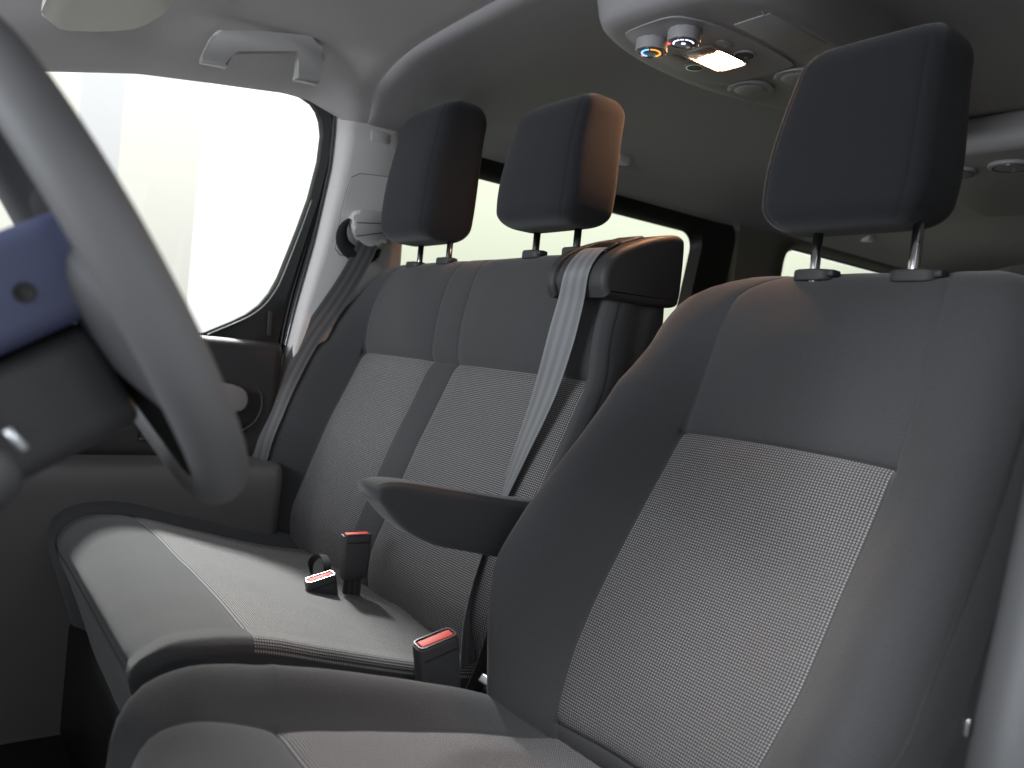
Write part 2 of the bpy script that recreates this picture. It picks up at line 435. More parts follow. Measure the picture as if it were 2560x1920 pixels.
# ------------------------------------------------------------------ setting: floor, shell, showroom
def sheet(name, pts, m, parent=None):
    me = bpy.data.meshes.new(name); me.from_pydata([tuple(p) for p in pts], [], [tuple(range(len(pts)))]); me.update()
    return obj(name, me, m, parent, smooth=False)
tag(sheet('ground', [(-9, -6, -0.55), (6, -6, -0.55), (6, 5, -0.55), (-9, 5, -0.55)], M['ground']), kind='structure')
bm = bmesh.new(); box(bm, (-1.5, -4.65, 1.6), (16.0, 0.1, 4.4), bevel=0.005)
o = obj('wall', bm, M['wall'], smooth=False); tag(o, 'white showroom wall of pale vertical panels outside the windows', 'wall')
bm = bmesh.new(); box(bm, (-1.75, -1.1, 0.33), (4.3, 1.75, 0.06), bevel=0.01)
tag(obj('cabin_floor', bm, M['carpet'], smooth=False), kind='structure')

# head lining -------------------------------------------------------------
EDGE = [(0.3, 1.66), (-0.05, 1.70), (-0.21, 1.744), (-0.36, 1.783), (-0.505, 1.806), (-0.667, 1.829), (-0.737, 1.829), (-0.787, 1.810), (-0.816, 1.795), (-0.87, 1.798), (-1.2, 1.812), (-4.5, 1.812)]
def roof_section(x, rear):
    ze = ip(x, EDGE); ye = -1.975
    if not rear:
        zt = ip(x, [(0.3, 1.86), (-0.2, 1.905), (-0.5, 1.925), (-0.9, 1.93)])
        P = [(ye - 0.03, ze + 0.010), (ye, ze), (-1.93, ze + 0.022), (-1.865, ze + 0.058), (-1.80, 0.45 * (ze + 0.09) + 0.55 * (zt - 0.045)), (-1.72, zt - 0.022), (-1.60, zt - 0.008), (-1.35, zt), (-1.1, zt + 0.004)]
    else:
        k = sm(-1.06, -1.16, x)            # bulge over the pillar, then the cove falls back
        zt = ip(x, [(-0.8, 1.910), (-0.95, 1.914), (-1.3, 1.93), (-4.5, 1.93)])
        P = [(ye - 0.03, ze - 0.012), (ye - 0.012 * k, ze), (-1.914 - 0.025 * k, ze + 0.022), (-1.850 - 0.045 * k, ze + 0.052), (-1.778 - 0.045 * k, zt - 0.038), (-1.695 - 0.02 * k, zt - 0.015), (-1.58, zt - 0.006), (-1.35, zt), (-1.1, zt + 0.004)]
    q = spline(P, 34); mir = q[::-1][1:].copy(); mir[:, 0] = -2.2 - mir[:, 0]
    return np.concatenate([q, mir])
xs = [0.3, 0.1, -0.05, -0.15] + list(np.linspace(-0.21, -0.84, 36))
F = []
for x in xs + [-0.856, -0.862]:
    sec = roof_section(max(x, -0.84), False); row = []
    for (y, z) in sec:
        lean = 0.05 * sm(1.87, 1.78, z)      # the joint runs rearwards as it comes down to the pillar
        xx = x - lean * sm(-0.3, -0.86, x)
        lift = 0.0
        if x < -0.845: lift = (x + 0.845) * -0.5
        row.append((xx, y, z + lift * 0.3))
    F.append(row)
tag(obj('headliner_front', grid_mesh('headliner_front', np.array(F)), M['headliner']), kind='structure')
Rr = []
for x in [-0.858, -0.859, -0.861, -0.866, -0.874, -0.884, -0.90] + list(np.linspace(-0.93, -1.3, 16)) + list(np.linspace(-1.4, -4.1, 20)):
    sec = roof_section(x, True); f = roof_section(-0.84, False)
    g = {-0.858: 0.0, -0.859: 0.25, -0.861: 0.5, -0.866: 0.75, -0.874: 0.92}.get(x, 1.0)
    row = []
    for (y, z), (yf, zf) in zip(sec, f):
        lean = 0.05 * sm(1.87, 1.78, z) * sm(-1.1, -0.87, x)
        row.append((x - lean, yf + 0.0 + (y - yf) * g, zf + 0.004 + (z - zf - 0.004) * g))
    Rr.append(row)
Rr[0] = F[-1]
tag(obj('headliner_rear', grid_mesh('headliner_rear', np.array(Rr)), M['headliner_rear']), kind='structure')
# outer roof skin and blind sides keep the daylight where the openings are
bm = bmesh.new(); box(bm, (-1.95, -1.15, 2.03), (4.6, 1.9, 0.06), bevel=0.02)
tag(obj('roof_skin', bm, M['shell'], smooth=False), kind='structure')
bm = bmesh.new(); box(bm, (-2.75, -0.16, 1.15), (3.6, 0.05, 1.7), bevel=0.02); box(bm, (-4.15, -1.1, 1.15), (0.05, 1.9, 1.75), bevel=0.02)
tag(obj('rear_and_driver_side_wall', bm, M['rear_trim'], smooth=False), kind='structure')

# side wall behind the pillar, with its two windows -----------------------------
def ring_strip(name, rings, m, parent=None, smooth=True):
    V = np.array(rings, float)
    return obj(name, grid_mesh(name, V, close_v=True), m, parent, smooth)
def rwin(x0, x1, z0, z1, r, y, lean=0.0, n=7):
    out = []
    for cx, cz, a0 in ((x0 + r, z1 - r, 90), (x0 + r, z0 + r, 180), (x1 - r, z0 + r, 270), (x1 - r, z1 - r, 0)):
        for k in range(n + 1):
            a = math.radians(a0 + 90 * k / n); z = cz + r * math.sin(a)
            out.append((cx + r * math.cos(a) + lean * (z - z1), y, z))
    return out
wall = empty('cabin_side_wall', (-2.2, -2.0, 0.4), 'grey trimmed cabin side wall with two tinted windows behind the bench', 'side wall')
g1 = rwin(-2.245, -1.07, 0.95, 1.767, 0.07, -2.015, -0.16); g0 = rwin(-2.235, -1.08, 0.96, 1.757, 0.065, -2.03, -0.16)
f1 = rwin(-2.262, -1.055, 0.935, 1.785, 0.08, -1.995, -0.16); f2 = rwin(-2.425, -1.04, 0.88, 1.826, 0.075, -1.985, -0.14); f3 = rwin(-2.44, -1.03, 0.87, 1.835, 0.08, -2.0, -0.14)
fo = ring_strip('window_frame', [g0, g1, f1, f2, f3], M['frame_black'], wall)
autosmooth(fo, 35)
def poly(name, ring, m, parent):
    me = bpy.data.meshes.new(name); me.from_pydata([tuple(p) for p in ring], [], [tuple(range(len(ring)))]); me.update()
    return obj(name, me, m, parent, smooth=False)
poly('window_pane', [(x, -2.024, z) for x, y, z in g1], M['glass_green'], fo)
h1 = rwin(-3.75, -2.748, 1.0, 1.787, 0.06, -2.01, -0.10); h0 = rwin(-3.755, -2.74, 0.99, 1.795, 0.06, -2.0, -0.10); h2 = rwin(-3.80, -2.70, 0.94, 1.81, 0.09, -1.965, -0.10)
fo3 = ring_strip('window_frame', [h1, h0], M['frame_black'], wall)
poly('window_pane', [(x, -2.02, z) for x, y, z in h1], M['glass_green'], fo3)
ring_strip('wall_panel', [h0, h2, rwin(-3.9, -2.60, 0.9, 1.83, 0.05, -1.96), rwin(-4.12, -2.42, 0.45, 1.86, 0.02, -1.975)], M['rear_trim'], wall)
ring_strip('wall_panel', [f3, rwin(-2.46, -0.99, 0.45, 1.86, 0.02, -2.005)], M['rear_trim'], wall)

# passenger side pillar -------------------------------------------------------
pil = empty('pillar_trim', (-0.9, -1.97, 0.5), 'pale grey plastic pillar trim between the door window and the bench', 'pillar')
PF = [(1.82, -0.824), (1.767, -0.826), (1.685, -0.825), (1.49, -0.800), (1.32, -0.768), (1.217, -0.752), (0.9, -0.735), (0.5, -0.73)]
PM = [(1.82, -0.868), (1.726, -0.866), (1.617, -0.850), (1.447, -0.819), (1.30, -0.784), (1.218, -0.766), (0.9, -0.75), (0.5, -0.745)]
rows = []
for z in np.linspace(1.815, 0.5, 60):
    a, b = ip(z, PF), ip(z, PM); r = ip(z, [(1.9, -1.0), (1.53, -1.04), (0.5, -1.08)]); w_ = b - a
    rows.append([(a + 0.006, -2.020, z), (a + 0.002, -2.006, z), (a, -1.996, z), (a + w_ * 0.25, -1.982, z), (a + w_ * 0.55, -1.968, z), (a + w_ * 0.85, -1.9595, z), (b - 0.006, -1.957, z), (b + (r - b) * 0.4, -1.957, z),
                 (b + (r - b) * 0.8, -1.959, z), (r + 0.012, -1.963, z), (r, -1.972, z), (r - 0.006, -1.985, z), (r - 0.006, -2.01, z)])
obj('trim_panel', grid_mesh('trim_panel', np.array(rows)), M['trim'], pil)
# height adjuster cover: a slightly proud plate with a shadow gap round it
ol = [(-0.982, 1.509), (-0.988, 1.66), (-0.972, 1.686), (-0.893, 1.678), (-0.870, 1.664), (-0.858, 1.618), (-0.846, 1.522), (-0.845, 1.475), (-0.858, 1.462), (-0.965, 1.462)]
bm = bmesh.new(); prism(bm, [(x, z) for x, z in reversed(ol)], (0, -1.9572, 0), (1, 0, 0), (0, 0, 1), -0.0008, 0.0)
obj('gap', bm, M['grain'], pil, smooth=False)
cx = sum(p[0] for p in ol) / len(ol); cz = sum(p[1] for p in ol) / len(ol)
bm = bmesh.new(); prism(bm, [(cx + (x - cx) * 0.975, cz + (z - cz) * 0.982) for x, z in reversed(ol)], (0, -1.9572, 0), (1, 0, 0), (0, 0, 1), -0.0035, 0.0)
bm.normal_update()
obj('cover_plate', bm, M['trim'], pil, smooth=False)
bm = bmesh.new(); prism(bm, [(-0.938 + a, 1.781 + b) for a, b in rrect(0.050, 0.028, 0.007)], (0, -1.9550, 0), (1, 0, 0), (0, 0, 1), 0.004, 0.0008)
obj('airbag_badge', bm, M['trim_lt'], pil)

# ------------------------------------------------------------------ passenger door
door = empty('passenger_door', (-0.3, -2.0, 0.45), 'dark passenger door with large bright window and pale pull handle', 'door')
GL = [(.25, 1.66), (-.05, 1.74), (-.216, 1.785), (-.368, 1.82), (-.518, 1.84), (-.684, 1.852), (-.743, 1.843), (-.770, 1.833), (-.786, 1.817), (-.797, 1.795), (-.804, 1.762), (-.802, 1.696), (-.786, 1.598), (-.763, 1.511), (-.727, 1.389), (-.708, 1.346), (-.686, 1.314), (-.656, 1.287), (-.622, 1.266), (-.559, 1.232), (-.4, 1.19), (.25, 1.15)]
FO = [(.25, 1.70), (-.05, 1.78), (-.216, 1.82), (-.368, 1.85), (-.518, 1.87), (-.70, 1.88), (-.765, 1.872), (-.795, 1.857), (-.815, 1.835), (-.827, 1.805), (-.833, 1.765), (-.826, 1.69), (-.812, 1.60), (-.792, 1.51), (-.766, 1.39), (-.758, 1.35), (-.752, 1.31), (-.748, 1.28), (-.745, 1.25), (-.742, 1.20), (-.4, 1.15), (.25, 1.10)]
def mixr(t, y): return [(a[0] + (b[0] - a[0]) * t, y, a[1] + (b[1] - a[1]) * t) for a, b in zip(GL, FO)]
fr_ = ring_strip('window_frame', [mixr(0.0, -2.03), mixr(0.0, -2.016), mixr(0.10, -2.010), mixr(0.80, -1.998), mixr(0.95, -2.0), mixr(1.0, -2.015)], M['frame_black'], door)
autosmooth(fr_, 30)
poly('window_pane', [(x, -2.022, z) for x, z in GL], M['glass'], fr_)
# window run channel: the thin bright lip that follows the lower curve of the glass
lip = [(x, -2.008, z) for x, z in GL[12:20]]
obj('run_channel', tube_mesh('run_channel', spline([(x - 0.006, y, z - 0.004) for x, y, z in lip], 40), 0.0022, 6), M['tongue'], fr_)
bm = bmesh.new(); prism(bm, [(-0.715, 1.24), (-0.712, 1.30), (-0.703, 1.30), (-0.705, 1.24)], (0, -2.0, 0), (1, 0, 0), (0, 0, 1), -0.006, 0.001)
obj('corner_rib', bm, M['grain'], fr_)
# double door seal between the frame and the pillar
rows = []
for z in np.linspace(1.83, 0.5, 70):
    a = ip(z, PF); f = ip(z, [(p[1], p[0]) for p in FO[8:20]] + [(0.5, -0.72)]); f = max(f, a + 0.006)
    rows.append([(f + (a - f) * t, y, z) for t, y in ((-0.15, -2.03), (0.0, -2.012), (0.18, -2.000), (0.32, -2.004), (0.45, -2.016), (0.6, -2.010), (0.75, -1.994), (0.92, -1.985), (1.0, -1.990), (1.1, -2.01))])
obj('door_seal', grid_mesh('door_seal', np.array(rows)), M['seal'], door)
def door_sheet(name, prof, m, x0, x1, rear_round=0.03):
    q = spline(prof, 60); V = []
    for x in list(np.linspace(x0, x1 + rear_round, 24)) + [x1 + rear_round * (1 - math.sin(t)) for t in np.linspace(0.15, math.pi / 2, 8)]:
        u = max(0.0, (x1 + rear_round - x) / rear_round); back = rear_round * 0.9 * (1 - math.sqrt(max(0, 1 - u * u)))
        V.append([(x, y - back, z) for y, z in q])
    return obj(name, grid_mesh(name, np.array(V)), m, door)
door_sheet('upper_panel', [(-2.03, 1.205), (-2.0, 1.222), (-1.972, 1.224), (-1.952, 1.208), (-1.945, 1.17), (-1.95, 1.10), (-1.96, 1.0), (-1.965, 0.945), (-1.99, 0.925)], M['door_dark'], 0.3, -0.738)
door_sheet('lower_panel', [(-1.99, 0.945), (-1.93, 0.937), (-1.885, 0.932), (-1.868, 0.922), (-1.862, 0.895), (-1.868, 0.80), (-1.875, 0.6), (-1.88, 0.25)], M['door_low'], 0.3, -0.735)
# pull handle in its dark recess
hx = spline([(-0.42, 1.125), (-0.52, 1.122), (-0.615, 1.117), (-0.645, 1.106), (-0.655, 1.080), (-0.646, 1.058), (-0.62, 1.050), (-0.52, 1.05), (-0.42, 1.055)], 40)
bm = bmesh.new(); prism(bm, [tuple(p) for p in hx], (0, -1.962, 0), (1, 0, 0), (0, 0, 1), -0.026, 0.006)
hn = obj('pull_handle', bm, M['door_pull'], door); autosmooth(hn, 50)
hx2 = spline([(-0.42, 1.14), (-0.54, 1.137), (-0.645, 1.132), (-0.683, 1.108), (-0.692, 1.065), (-0.675, 1.025), (-0.63, 1.0), (-0.52, 0.985), (-0.42, 0.98)], 40)
bm = bmesh.new(); prism(bm, [tuple(p) for p in hx2], (0, -1.97, 0), (1, 0, 0), (0, 0, 1), -0.020, 0.004)
obj('handle_recess', bm, M['black_plastic'], door)
obj('recess_rim', tube_mesh('recess_rim', [(x, -1.9515, z) for x, z in spline([tuple(p) for p in hx2], 60)], 0.0035, 8), M['grain'], door)

# ------------------------------------------------------------------ driver seat
def corner_k(u, r, w0):
    # relative half width inside a rounded corner of radius r when u runs 0..1 into it
    return 1 - (r / w0) * (1 - math.sqrt(max(0.0, 1 - min(1.0, u) ** 2)))
drv = empty('driver_seat', (-0.62, -0.658, 0.40), 'large driver seat nearest the steering wheel, dark knit with dotted woven insert', 'car seat')
prof = [(-0.84, 0.66), (-0.755, 0.70), (-0.718, 0.765), (-0.738, 0.836), (-0.796, 0.941), (-0.868, 1.064), (-0.927, 1.166), (-0.962, 1.26), (-0.985, 1.335), (-1.005, 1.380), (-1.035, 1.407), (-1.075, 1.417), (-1.115, 1.408), (-1.14, 1.375), (-1.145, 1.25), (-1.10, 1.05), (-1.02, 0.80), (-0.98, 0.66)]
def arc_at(profile, zt, first=True):
    q = spline(profile, 900); L = np.concatenate([[0], np.cumsum(np.linalg.norm(np.diff(q, axis=0), axis=1))])
    for i in range(len(q) - 1):
        if (q[i, 1] - zt) * (q[i + 1, 1] - zt) <= 0: return float(L[i])
def arc_x(profile, xt):
    q = spline(profile, 900); L = np.concatenate([[0], np.cumsum(np.linalg.norm(np.diff(q, axis=0), axis=1))])
    for i in range(len(q) - 1):
        if (q[i, 0] - xt) * (q[i + 1, 0] - xt) <= 0: return float(L[i])
s_bot, s_mid = arc_at(prof, 0.772), arc_at(prof, 1.167)
s_top = arc_at(prof, 1.4165)
WS = [(0.6, 0.78), (0.72, 0.81), (0.80, 0.875), (0.86, 0.95), (0.92, 1.0), (1.05, 1.0), (1.20, 0.985), (1.32, 0.985), (1.36, 0.965), (1.385, 0.91), (1.400, 0.81), (1.410, 0.70), (1.4175, 0.58)]
def ext(x, z):
    k = ip(z, WS); return k, max(k, ip(z, [(1.30, 0.0), (1.34, 0.985), (1.37, 0.985), (1.39, 0.96), (1.403, 0.92), (1.411, 0.86), (1.4175, 0.78)]) if z > 1.34 else 0)
def bol(x, z):
    b = ip(z, [(0.66, 0.03), (0.75, 0.055), (0.82, 0.082), (0.90, 0.108), (0.98, 0.108), (1.08, 0.085), (1.18, 0.058), (1.28, 0.030), (1.36, 0.010), (1.40, 0.0)])
    b *= sm(-1.10, -1.02, x) if z > 1.0 else (1.0 if x > -0.97 else 0.0)
    bl_ = ip(z, [(0.66, 0.03), (0.75, 0.05), (0.82, 0.087), (0.90, 0.128), (0.98, 0.122), (1.08, 0.104), (1.20, 0.086), (1.28, 0.045), (1.36, 0.010), (1.40, 0.0)])
    bl_ *= sm(-1.10, -1.02, x) if z > 1.0 else (1.0 if x > -0.97 else 0.0)
    return bl_, b * 0.36
def side(x, z, f):
    zz = min(z, 1.345); xm = ip(zz, [(0.66, -0.92), (0.80, -0.87), (0.95, -0.90), (1.1, -0.97), (1.2, -1.02), (1.345, -1.075)]); return xm, zz
def regs(kind, v, s):
    if kind == 'C':
        if s < s_bot: return 'tuck'
        if s < s_mid: return 'woven'
        return 'upper' if s < s_top else 'back'
    side_ = 'bl' if kind == 'L' else 'br'
    if s > s_top: return 'back'
    return side_ if v < 2.0 else ('sl' if kind == 'L' else 'sr')
def crown(y, x, z):
    u = (y + 0.658) / 0.164
    return 0.010 * sm(1.02, 1.12, z) * (1 - sm(1.30, 1.38, z)) * (1 - u * u) - 0.012 * (1 - u * u) * sm(1.15, 1.0, z)
upholstery(drv, prof, [-0.940, -0.822, -0.494, -0.372], ext, bol, side, 96, [s_bot, s_mid], regs, {
    'tuck': ('lower_tuck', M['fabric'], None), 'woven': ('backrest_insert', M['woven'], 'grey dotted woven backrest insert'),
    'upper': ('backrest_upper_panel', M['fabric'], None), 'bl': ('backrest_bolster', M['fabric'], None), 'br': ('backrest_bolster', M['fabric'], None),
    'sl': ('backrest_side', M['fabric'], None), 'sr': ('backrest_side', M['fabric'], None), 'back': ('backrest_rear', M['fabric'], None)}, crown=crown, wide=0.0035)
# cushion
cp = [(-0.225, 0.50), (-0.203, 0.62), (-0.190, 0.72), (-0.182, 0.785), (-0.184, 0.832), (-0.205, 0.858), (-0.243, 0.862), (-0.285, 0.852), (-0.342, 0.833), (-0.45, 0.812), (-0.58, 0.784), (-0.70, 0.755), (-0.82, 0.735)]
c_front, c_wov = arc_at(cp, 0.790), arc_x(cp, -0.335)
def ext(x, z):
    u = (x + 0.31) / 0.126; k = corner_k(max(0, u), 0.085, 0.255) if u > 0 else 1.0
    k *= ip(x, [(-0.8, 0.90), (-0.62, 0.97), (-0.45, 1.0), (0, 1.0)]); return k, k
def bol(x, z):
    b = ip(x, [(-0.8, 0.012), (-0.68, 0.024), (-0.5, 0.038), (-0.34, 0.044), (-0.27, 0.032), (-0.21, 0.022), (-0.18, 0.010)]); return b, b
def side(x, z, f):
    g = sm(-0.235, -0.33, x) * sm(0.74, 0.79, z); return x - 0.13 * (1 - g), z - (z - 0.58) * g - 0.07 * (1 - g) * sm(0.76, 0.82, z)
def regs(kind, v, s):
    if kind == 'C': return 'front' if s < c_front else ('fp' if s < c_wov else 'woven')
    if v >= 2.0: return 'sl' if kind == 'L' else 'sr'
    return ('bl' if kind == 'L' else 'br')
def crown(y, x, z):
    u = (y + 0.658) / 0.148; return -0.006 * (1 - u * u) * sm(-0.3, -0.45, x)
upholstery(drv, cp, [-0.908, -0.806, -0.510, -0.408], ext, bol, side, 80, [c_front, c_wov], regs, {
    'front': ('cushion_front', M['fabric'], None), 'fp': ('cushion_thigh_panel', M['fabric'], None), 'woven': ('cushion_insert', M['woven'], None),
    'bl': ('cushion_bolster', M['fabric'], None), 'br': ('cushion_bolster', M['fabric'], None), 'sl': ('cushion_side', M['fabric'], None), 'sr': ('cushion_side', M['fabric'], None)}, crown=crown, pinch=0.4)
bm = bmesh.new(); box(bm, (-0.52, -0.658, 0.50), (0.60, 0.44, 0.30), bevel=0.03)
obj('seat_base', bm, M['black_plastic'], drv)

# head restraints --------------------------------------------------------
def head_restraint(parent, cx, cy, z0, z1, half_w, half_d, lean, taper, post_dx, metal, guide_z, post_x):
    n = 46; st = []
    H = z1 - z0
    for k in range(n + 1):
        v = k / n; a = v * math.pi; zz = z0 + H * (0.5 - 0.5 * math.cos(a))
        f = (zz - z0) / H
        # rounding at bottom and top edges
        rb, rt = 0.13, 0.16
        e = 1.0
        if f < rb: e = math.sqrt(max(0.0, 1 - ((rb - f) / rb) ** 2)) 
        if f > 1 - rt: e = math.sqrt(max(0.0, 1 - ((f - 1 + rt) / rt) ** 2))
        wv = half_w * (1.0 - taper * sm(0.25, 1.0, f) - 0.05 * sm(0.25, 0.0, f))
        hw = wv - 0.034 * (1 - e) * 1.0; hd = (half_d * (1 - 0.12 * sm(0.3, 1.0, f))) * (0.30 + 0.70 * e)
        if k in (0, n): hw *= 0.93; hd *= 0.25
        xx = cx + lean * (f - 0.3) + 0.008 * math.sin(f * math.pi)
        tilt = 0.010 * (f - 0.5)
        st.append((xx, cy, zz, hd, hw))
    V = superloft(st, 72, 6.0)
    # nudge the front face forward into a soft pillow
    ns = 72
    for i, s in enumerate(st):
        for k in range(ns):
            yq = (V[i, k, 1] - cy) / half_w
            if V[i, k, 0] > s[0]: V[i, k, 0] += 0.008 * max(0, 1 - yq * yq) * math.sin(math.pi * i / n)
    # sewn line where the face meets the side gusset
    gi = [8, 64]
    def inward(i, k, d):
        c = np.array([st[i][0], cy, V[i, k, 2]]); q = V[i, k] - c; l = np.linalg.norm(q); V[i, k] -= q / max(l, 1e-6) * d
    for i in range(3, n - 2):
        for g in gi: inward(i, g, 0.0016)
    h = empty('tmp', (0, 0, 0), 'tmp', 'tmp'); bpy.data.objects.remove(h)
    def sel(front):
        return lambda i, j: ((j < 8 or j >= 64) == front)
    face = obj('headrest', grid_mesh('headrest', V, close_v=True, cells=sel(True)), M['fabric_hr'], parent)
    gus = grid_mesh('side_gusset', V, close_v=True, cells=sel(False))
    obj('side_gusset', gus, M['fabric_hr'], face)
    for row, nm in ((0, 'underside'), (n, 'top_panel')):
        ring = [tuple(p) for p in V[row]]; me = bpy.data.meshes.new(nm); me.from_pydata(ring, [], [tuple(range(len(ring)))]); me.update()
        obj(nm, me, M['fabric_hr'], face)
    for dy in post_dx:
        obj('headrest_post', tube_mesh('headrest_post', [(post_x[0], cy + dy, guide_z - 0.06), (post_x[0], cy + dy, guide_z), (post_x[1], cy + dy, z0 + 0.03)], 0.0072, 18), metal, face)
    return face
hd = head_restraint(drv, -1.045, -0.652, 1.470, 1.745, 0.123, 0.062, -0.045, 0.14, (-0.047, 0.098), M['chrome'], 1.415, (-1.03, -1.03))
def guide(parent, c, sx, sy, button=True, m=None):
    bm = bmesh.new(); prism(bm, rrect(sx, sy, min(sx, sy) * 0.45), (c[0], c[1], c[2] - 0.014), (1, 0, 0), (0, 1, 0), 0.016, 0.003)
    g = obj('post_guide', bm, m or M['grain'], parent)
    if button:
        bm = bmesh.new(); box(bm, (c[0] + 0.004, c[1] + sy * 0.5, c[2] - 0.004), (sx * 0.62, 0.012, 0.010), bevel=0.003)
        obj('release_button', bm, M['grain'], g)
    return g
guide(drv, (-1.035, -0.700, 1.416), 0.034, 0.062); guide(drv, (-1.035, -0.552, 1.412), 0.034, 0.066)

# armrest on the inboard side of the driver seat
def armrest(parent):
    # side outline (x, z), with a pointed upturned nose
    top = [(-0.84, 1.028), (-0.74, 1.037), (-0.64, 1.052), (-0.56, 1.064), (-0.522, 1.066), (-0.503, 1.060)]
    bot = [(-0.84, 0.925), (-0.735, 0.947), (-0.66, 0.963), (-0.60, 0.977), (-0.548, 1.003), (-0.507, 1.042)]
    A = spline(top, 40); B_ = spline(bot, 40); V = []
    for a, b in zip(A, B_):
        row = []
        for k in range(32):
            q = math.tau * k / 32; c, s = math.cos(q), math.sin(q)
            fy = math.copysign(abs(c) ** (2 / 6.0), c); fz = math.copysign(abs(s) ** (2 / 4.6), s)
            x = (a[0] + b[0]) / 2 + (a[0] - b[0]) / 2 * fz; z = (a[1] + b[1]) / 2 + (a[1] - b[1]) / 2 * fz
            row.append((x, -0.985 + 0.031 * fy, z))
        V.append(row)
    V = np.array(V)
    for i in range(1, 39):
        for g in (5, 11):
            c = V[i].mean(0); V[i, g] += (c - V[i, g]) / np.linalg.norm(c - V[i, g]) * 0.0022
    me = grid_mesh('armrest', V, close_v=True)
    bm = bmesh.new(); bm.from_mesh(me); bmesh.ops.holes_fill(bm, edges=[e for e in bm.edges if e.is_boundary]); bm.to_mesh(me); bm.free()
    return obj('armrest', me, M['fabric'], parent)
armrest(drv)
bm = bmesh.new(); box(bm, (-0.84, -0.955, 0.97), (0.06, 0.05, 0.07), bevel=0.012); obj('armrest_pivot', bm, M['black_plastic'], drv)

# ------------------------------------------------------------------ passenger bench
bench = empty('passenger_bench', (-0.6, -1.48, 0.40), 'two-place passenger bench with dotted woven panels and dark centre band', 'car seat')
prof = [(-0.86, 0.64), (-0.80, 0.69), (-0.770, 0.75), (-0.766, 0.82), (-0.788, 0.888), (-0.823, 0.983), (-0.850, 1.051), (-0.898, 1.159), (-0.922, 1.224), (-0.925, 1.30), (-0.938, 1.37), (-0.953, 1.42), (-0.975, 1.448), (-1.01, 1.457), (-1.045, 1.447), (-1.065, 1.41), (-1.07, 1.25), (-1.04, 1.0), (-0.99, 0.64)]
b_mid = arc_at(prof, 1.225); b_bot = arc_at(prof, 0.72); b_top = arc_at(prof, 1.4565)
WL = [(0.6, 0.95), (0.8, 0.97), (0.95, 0.985), (1.10, 1.0), (1.25, 0.992), (1.33, 0.975), (1.38, 0.945), (1.41, 0.915), (1.43, 0.88), (1.445, 0.83), (1.4575, 0.76)]
def ext(x, z): return ip(z, WL), ip(z, [(0.6, 1.0), (1.40, 1.0), (1.43, 0.99), (1.4575, 0.96)])
def bol(x, z):
    f = (sm(-1.04, -0.97, x) if z > 1.2 else (1.0 if x > -0.93 else 0.0))
    bl = ip(z, [(0.66, 0.03), (0.75, 0.055), (0.87, 0.095), (0.98, 0.112), (1.08, 0.112), (1.18, 0.105), (1.28, 0.065), (1.36, 0.025), (1.42, 0.0)])
    return bl * f, 0.004 * f
def side(x, z, f):
    zz = min(z, 1.40); return ip(zz, [(0.64, -0.93), (0.8, -0.89), (1.0, -0.93), (1.2, -0.985), (1.4, -1.005)]), zz
YB = [-1.985, -1.905, -1.567, -1.461, -1.043, -1.008]
def regs(kind, v, s):
    if s > b_top: return 'back'
    if kind == 'C':
        p = 'a' if v < YB[2] else ('b' if v < YB[3] else 'c')
        if s < b_bot: return 'tuck'
        return p + ('w' if s < b_mid else 'u')
    if v >= 2.0: return 'sl' if kind == 'L' else 'sr'
    return 'bl' if kind == 'L' else 'br'
def crown(y, x, z):
    d = 0.0
    for a, b, h in ((YB[1], YB[2], 0.012), (YB[2], YB[3], 0.004), (YB[3], YB[4], 0.012)):
        if a <= y <= b:
            u = (y - (a + b) / 2) / ((b - a) / 2); d += h * (1 - u ** 4) * (0.55 + 0.45 * sm(1.2, 1.3, z)) * (1 - sm(1.36, 1.44, z))
    return d
upholstery(bench, prof, YB, ext, bol, side, 96, [b_mid, b_bot], regs, {
    'tuck': ('lower_tuck', M['fabric'], None), 'aw': ('backrest_insert', M['woven'], 'dotted woven insert on the door side'), 'cw': ('backrest_insert', M['woven'], 'dotted woven insert on the driver side'),
    'bw': ('centre_band', M['fabric'], None), 'au': ('backrest_upper_panel', M['fabric'], None), 'bu': ('upper_centre_band', M['fabric'], None), 'cu': ('backrest_upper_panel', M['fabric'], None),
    'bl': ('backrest_bolster', M['fabric'], None), 'br': ('backrest_edge', M['fabric'], None), 'sl': ('backrest_side', M['fabric'], None), 'sr': ('backrest_side', M['fabric'], None), 'back': ('backrest_rear', M['fabric'], None)}, crown=crown, wide=0.008, right_plain=True)
cp = [(-0.36, 0.46), (-0.322, 0.60), (-0.276, 0.72), (-0.253, 0.775), (-0.249, 0.797), (-0.259, 0.822), (-0.300, 0.845), (-0.39, 0.840), (-0.50, 0.810), (-0.63, 0.774), (-0.74, 0.752), (-0.86, 0.735)]
c_front = arc_at(cp, 0.788); q_ = spline(cp, 900); L_ = np.concatenate([[0], np.cumsum(np.linalg.norm(np.diff(q_, axis=0), axis=1))]); c_wov = float(max(L_[i] for i in range(899) if (q_[i, 0] + 0.388) * (q_[i + 1, 0] + 0.388) <= 0))
def ext(x, z):
    u = (x + 0.345) / 0.105
    k = corner_k(max(0, u), 0.055, 0.48) if (u > 0 and z > 0.70) else 1.0
    if x > -0.33 or z < 0.73: k = k + (0.90 - k) * sm(0.815, 0.765, z)
    return k, k
def bol(x, z):
    return ip(x, [(-0.86, 0.012), (-0.6, 0.022), (-0.35, 0.022), (-0.26, 0.010), (-0.24, 0.0)]), 0.002
def side(x, z, f):
    g = sm(-0.285, -0.37, x) * sm(0.72, 0.76, z); return x - 0.13 * (1 - g), z - (z - 0.58) * g - 0.07 * (1 - g) * sm(0.76, 0.82, z)
YC = [-1.975, -1.81, -1.085, -1.030]
